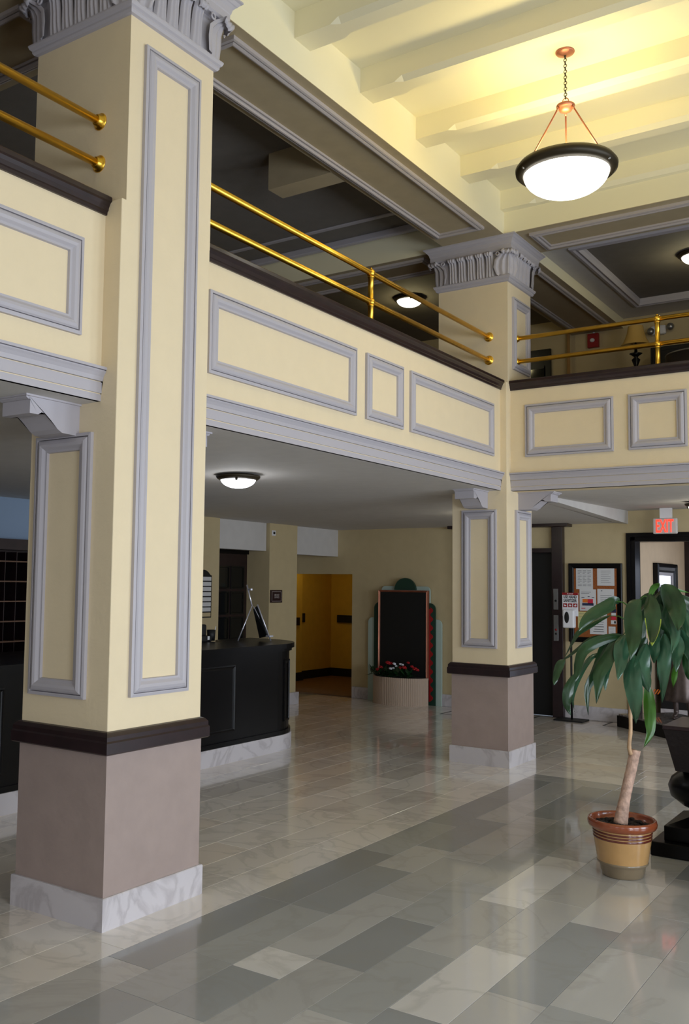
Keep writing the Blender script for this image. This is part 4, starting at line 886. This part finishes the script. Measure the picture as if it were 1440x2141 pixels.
# platform and statue
t = thing('low_platform', (.7, 3.1, 0), 'low black square platform with glossy marbled top near the exit doorway', 'platform')
q = [(-.04, 3.29), (.96, 2.47), (1.44, 3.05), (.44, 3.87)]
build('body', MB().extr(q, lambda a, b, s: (a, b, s), 0, .13), 'black', t)
build('top', MB().extr([(.7+(a-.7)*.97, 3.17+(b-3.17)*.97) for a, b in q], lambda a, b, s: (a, b, s), .13, .15), marble('glossy_grey_marble', (120, 114, 112), (190, 186, 186), 7, .06, vfac=.7), t)
def statue(x, y, z0):
    t = thing('girl_statue', (x, y, z0), 'dark bronze statue of a girl in a skirt behind the hanging leaves', 'statue')
    me = bpy.data.meshes.new('body'); V = [(0, 0, .60), (0, 0, .76), (0, 0, .90), (0, 0, .98), (0, -.005, 1.03), (0, -.01, 1.09),
        (-.11, 0, .91), (-.15, -.01, .76), (-.14, -.09, .62), (.11, 0, .91), (.15, 0, .74), (.15, -.07, .58),
        (-.07, 0, .54), (-.075, -.01, .30), (-.075, .01, .06), (-.08, -.08, .03), (.07, 0, .54), (.075, -.03, .30), (.08, -.02, .06), (.085, -.10, .03)]
    E_ = [(0, 1), (1, 2), (2, 3), (3, 4), (4, 5), (2, 6), (6, 7), (7, 8), (2, 9), (9, 10), (10, 11), (0, 12), (12, 13), (13, 14), (14, 15), (0, 16), (16, 17), (17, 18), (18, 19)]
    Rr = [.085, .075, .085, .035, .06, .07, .038, .03, .024, .038, .03, .024, .065, .042, .028, .024, .065, .042, .028, .024]
    me.from_pydata(V, E_, []); o = bpy.data.objects.new('b', me); C.objects.link(o)
    m = o.modifiers.new('s', 'SKIN'); m2 = o.modifiers.new('u', 'SUBSURF'); m2.levels = 2
    for i, r in enumerate(Rr): me.skin_vertices[0].data[i].radius = (r, r)
    me.skin_vertices[0].data[0].use_root = True
    dg = bpy.context.evaluated_depsgraph_get(); nm_ = bpy.data.meshes.new_from_object(o.evaluated_get(dg)); bpy.data.objects.remove(o)
    for p in nm_.polygons: p.use_smooth = True
    nm_.materials.clear(); nm_.materials.append(M['statue']); b = bpy.data.objects.new('body', nm_); C.objects.link(b); b.parent = t
    sk = MB(); prof = [(.085, .70), (.11, .60), (.15, .45), (.18, .30), (.19, .21), (.18, .20)]; n = 40; vs = []
    for j, (r, z) in enumerate(prof):
        for i in range(n):
            a = 2*PI*i/n; rr = r*(1+.07*math.sin(a*9)*j/5); vs.append((rr*math.cos(a), rr*.8*math.sin(a), z))
    sk.add(vs, [(j*n+i, j*n+(i+1) % n, (j+1)*n+(i+1) % n, (j+1)*n+i) for j in range(5) for i in range(n)], smooth=True)
    build('skirt', sk, 'statue', t, local=True)
    build('hair', MB().sphere((0, .015, 1.11), .082, sc=(1, 1, 1.0)).tube([(0, .07, 1.10), (0, .10, 1.03), (0, .09, .95)], [.03, .035, .015], 8), 'statue', t, local=True)
    build('face', MB().sphere((0, -.085, 1.085), .012, sc=(.8, 1, 1.6)).sphere((-.025, -.072, 1.10), .009).sphere((.025, -.072, 1.10), .009).tube([(-.02, -.073, 1.055), (0, -.078, 1.052), (.02, -.073, 1.055)], .005, 6), 'statue', t, local=True)
    for sx in (-.075, .082): build('shoe', MB().sphere((sx, -.045, .02), .04, sc=(.85, 2.1, .5)), 'statue', t, local=True)
statue(.70, 3.28, .15)
t = thing('dark_bench', (.75, 4.6, 0), 'dark chest with yellow stripes on a white base, behind the plant in the doorway', 'chest')
build('base', MB().box(.18, 1.7, 4.4, 4.9, 0, .12), 'marble', t); build('body', MB().box(.18, 1.7, 4.4, 4.9, .12, .95, b=.01), 'soot', t)
for k in range(3):
    a = at(1366+k*6, 1446, 1, 4.39); build('stripe', MB().add([(a.x-.03, 4.395, a.z-.035), (a.x-.012, 4.395, a.z-.035), (a.x+.03, 4.395, a.z+.03), (a.x+.012, 4.395, a.z+.03)], [(0, 1, 2, 3)]), 'orange', t)
# mirror in the vestibule
t = thing('wall_mirror', (.12, 5.0, 1.3), 'framed mirror on the vestibule wall seen above the plant', 'mirror')
build('frame', MB().frame((.1, 4.45, .75), Y, Z, X, 1.05, 1.2, [(0, 0), (0, .06), (.03, .07), (.05, .05), (.09, .045), (.14, .02)]), 'black', t)
build('inner_frame', MB().frame((.12, 4.55, .85), Y, Z, X, .85, 1.0, [(0, 0), (0, .012), (.05, .012), (.06, 0)]), 'lav', t)
build('glass', MB().box(.115, .122, 4.56, 5.39, .86, 1.84), 'mirror', t)
# ================================================================== UPPER FLOOR ITEMS
ly = 3.2
a, b = at(1298, 727, 1, ly), at(1360, 727, 1, ly); top = at(1328, 683, 1, ly).z; lx = (a.x+b.x)/2; R_ = (b.x-a.x)/2*1.0; zb = a.z
t = thing('side_table', (lx, ly, 2.72), 'dark side table under the table lamp on the upper floor', 'table')
build('table_top', MB().lathe(lx, ly, [(0, 3.30), (.26, 3.30), (.27, 3.315), (.26, 3.33), (0, 3.33)], 28), 'wood', t); build('column', MB().lathe(lx, ly, [(.04, 3.30), (.03, 3.0), (.05, 2.8), (.18, 2.73), (.18, 2.72), (0, 2.72)], 16), 'wood', t)
t = thing('table_lamp', (lx, ly, 3.33), 'table lamp with tan bell shade and dark turned stem behind the right railing', 'lamp')
h = top-zb
build('lamp_shade', MB().lathe(lx, ly, [(R_, zb), (R_*.86, zb+h*.15), (R_*.70, zb+h*.38), (R_*.58, zb+h*.65), (R_*.50, zb+h)], 36), 'shade', t)
build('lamp_base', MB().lathe(lx, ly, [(0, 3.33), (.09, 3.33), (.09, 3.35), (.03, 3.38), (.02, 3.5), (.018, zb-.35), (.03, zb-.30), (.016, zb-.26), (.05, zb-.17), (.02, zb-.14), (.03, zb-.125), (.075, zb-.095), (.02, zb-.085), (.014, zb), (.01, zb+.05)], 20), 'black', t)
q = at(1241, 713, 1, 3.79); t = thing('fire_alarm_strobe', (q.x, 3.79, q.z), 'small red fire alarm strobe on the far upper wall', 'alarm')
build('housing', MB().box(q.x-.07, q.x+.07, 3.745, 3.8, q.z-.09, q.z+.09, b=.006), 'red', t); build('lens', MB().sphere((q.x-.005, 3.74, q.z), .032, sc=(1, .7, .8)), 'whitep', t); build('conduit', MB().box(q.x-.01, q.x+.01, 3.785, 3.8, q.z+.09, q.z+.30), 'whitep', t)
q = at(1381, 692, 1, 3.79); t = thing('emergency_light', (q.x, 3.79, q.z), 'white two-headed emergency light on the far upper wall behind the railing post', 'lamp')
build('body', MB().box(q.x-.11, q.x+.07, 3.73, 3.8, q.z-.05, q.z+.06, b=.02), 'whitep', t)
for dx, dz in ((-.10, -.01), (.13, .02)): build('lamp_head', MB().sphere((q.x+dx, 3.71, q.z+dz), .045, sc=(1, .8, 1)).lathe(q.x+dx, 3.70, [(0, q.z+dz)], 8) if 0 else MB().sphere((q.x+dx, 3.71, q.z+dz), .045, sc=(1, .8, 1)), 'steel', t)
a, b = at(1110, 735, 1, 3.79), at(1152, 735, 1, 3.79)
d5 = struct('door_5', MB().box(a.x-.6, b.x, 3.76, 3.8, 2.72, a.z).box(a.x-.6, b.x-.08, 3.74, 3.76, 2.72, a.z-.22), 'black')
build('upper_light', MB().box(a.x-.5, b.x-.08, 3.735, 3.742, a.z-.4, a.z-.26), 'glassdark', d5)
q = at(1187, 750, 1, 3.72); struct('trim_riser_pipe', MB().tube([(q.x, 3.74, 2.72), (q.x, 3.74, 4.9)], .022, 10), 'ochre')
a, b = at(1359, 727, 1, 3.49), at(1460, 727, 1, 3.49)
t = thing('dark_cabinet', ((a.x+b.x)/2+.2, 3.5, 2.72), 'black cabinet on the upper floor behind the right brass railing', 'cabinet')
build('body', MB().box(a.x, a.x+1.3, 3.49, 3.79, 2.72, a.z, b=.01), 'soot', t)
build('doors', MB().box(a.x+.03, a.x+.63, 3.475, 3.49, 2.8, a.z-.05, b=.004).box(a.x+.66, a.x+1.26, 3.475, 3.49, 2.8, a.z-.05, b=.004), 'soot', t)
a = at(1392, 757, 1, 3.0)
t = thing('rounded_chair', (a.x+.35, 3.0, 2.72), 'dark tub chair with a pale metal rim on the upper floor, right edge', 'chair')
build('shell', MB().lathe(a.x+.38, 3.0, [(.30, 2.95), (.36, 3.2), (.38, a.z+.02), (.36, a.z+.03), (.33, a.z)], 32, a0=PI*.9, a1=2.1*PI), 'leather', t)
build('rim', MB().tube([(a.x+.38+.37*math.cos(q_), 3.0+.37*math.sin(q_), a.z+.035) for q_ in [PI*.9+1.2*PI*i/24 for i in range(25)]], .012, 8), 'steel', t)
build('seat', MB().lathe(a.x+.38, 3.0, [(0, 2.95), (.30, 2.95), (.31, 3.12), (.28, 3.15), (0, 3.15)], 28), 'leather', t)
for k in range(4):
    q_ = PI/4+k*PI/2; build('leg', MB().box(a.x+.38+.22*math.cos(q_)-.015, a.x+.38+.22*math.cos(q_)+.015, 3+.22*math.sin(q_)-.015, 3+.22*math.sin(q_)+.015, 2.72, 2.96), 'wood', t)
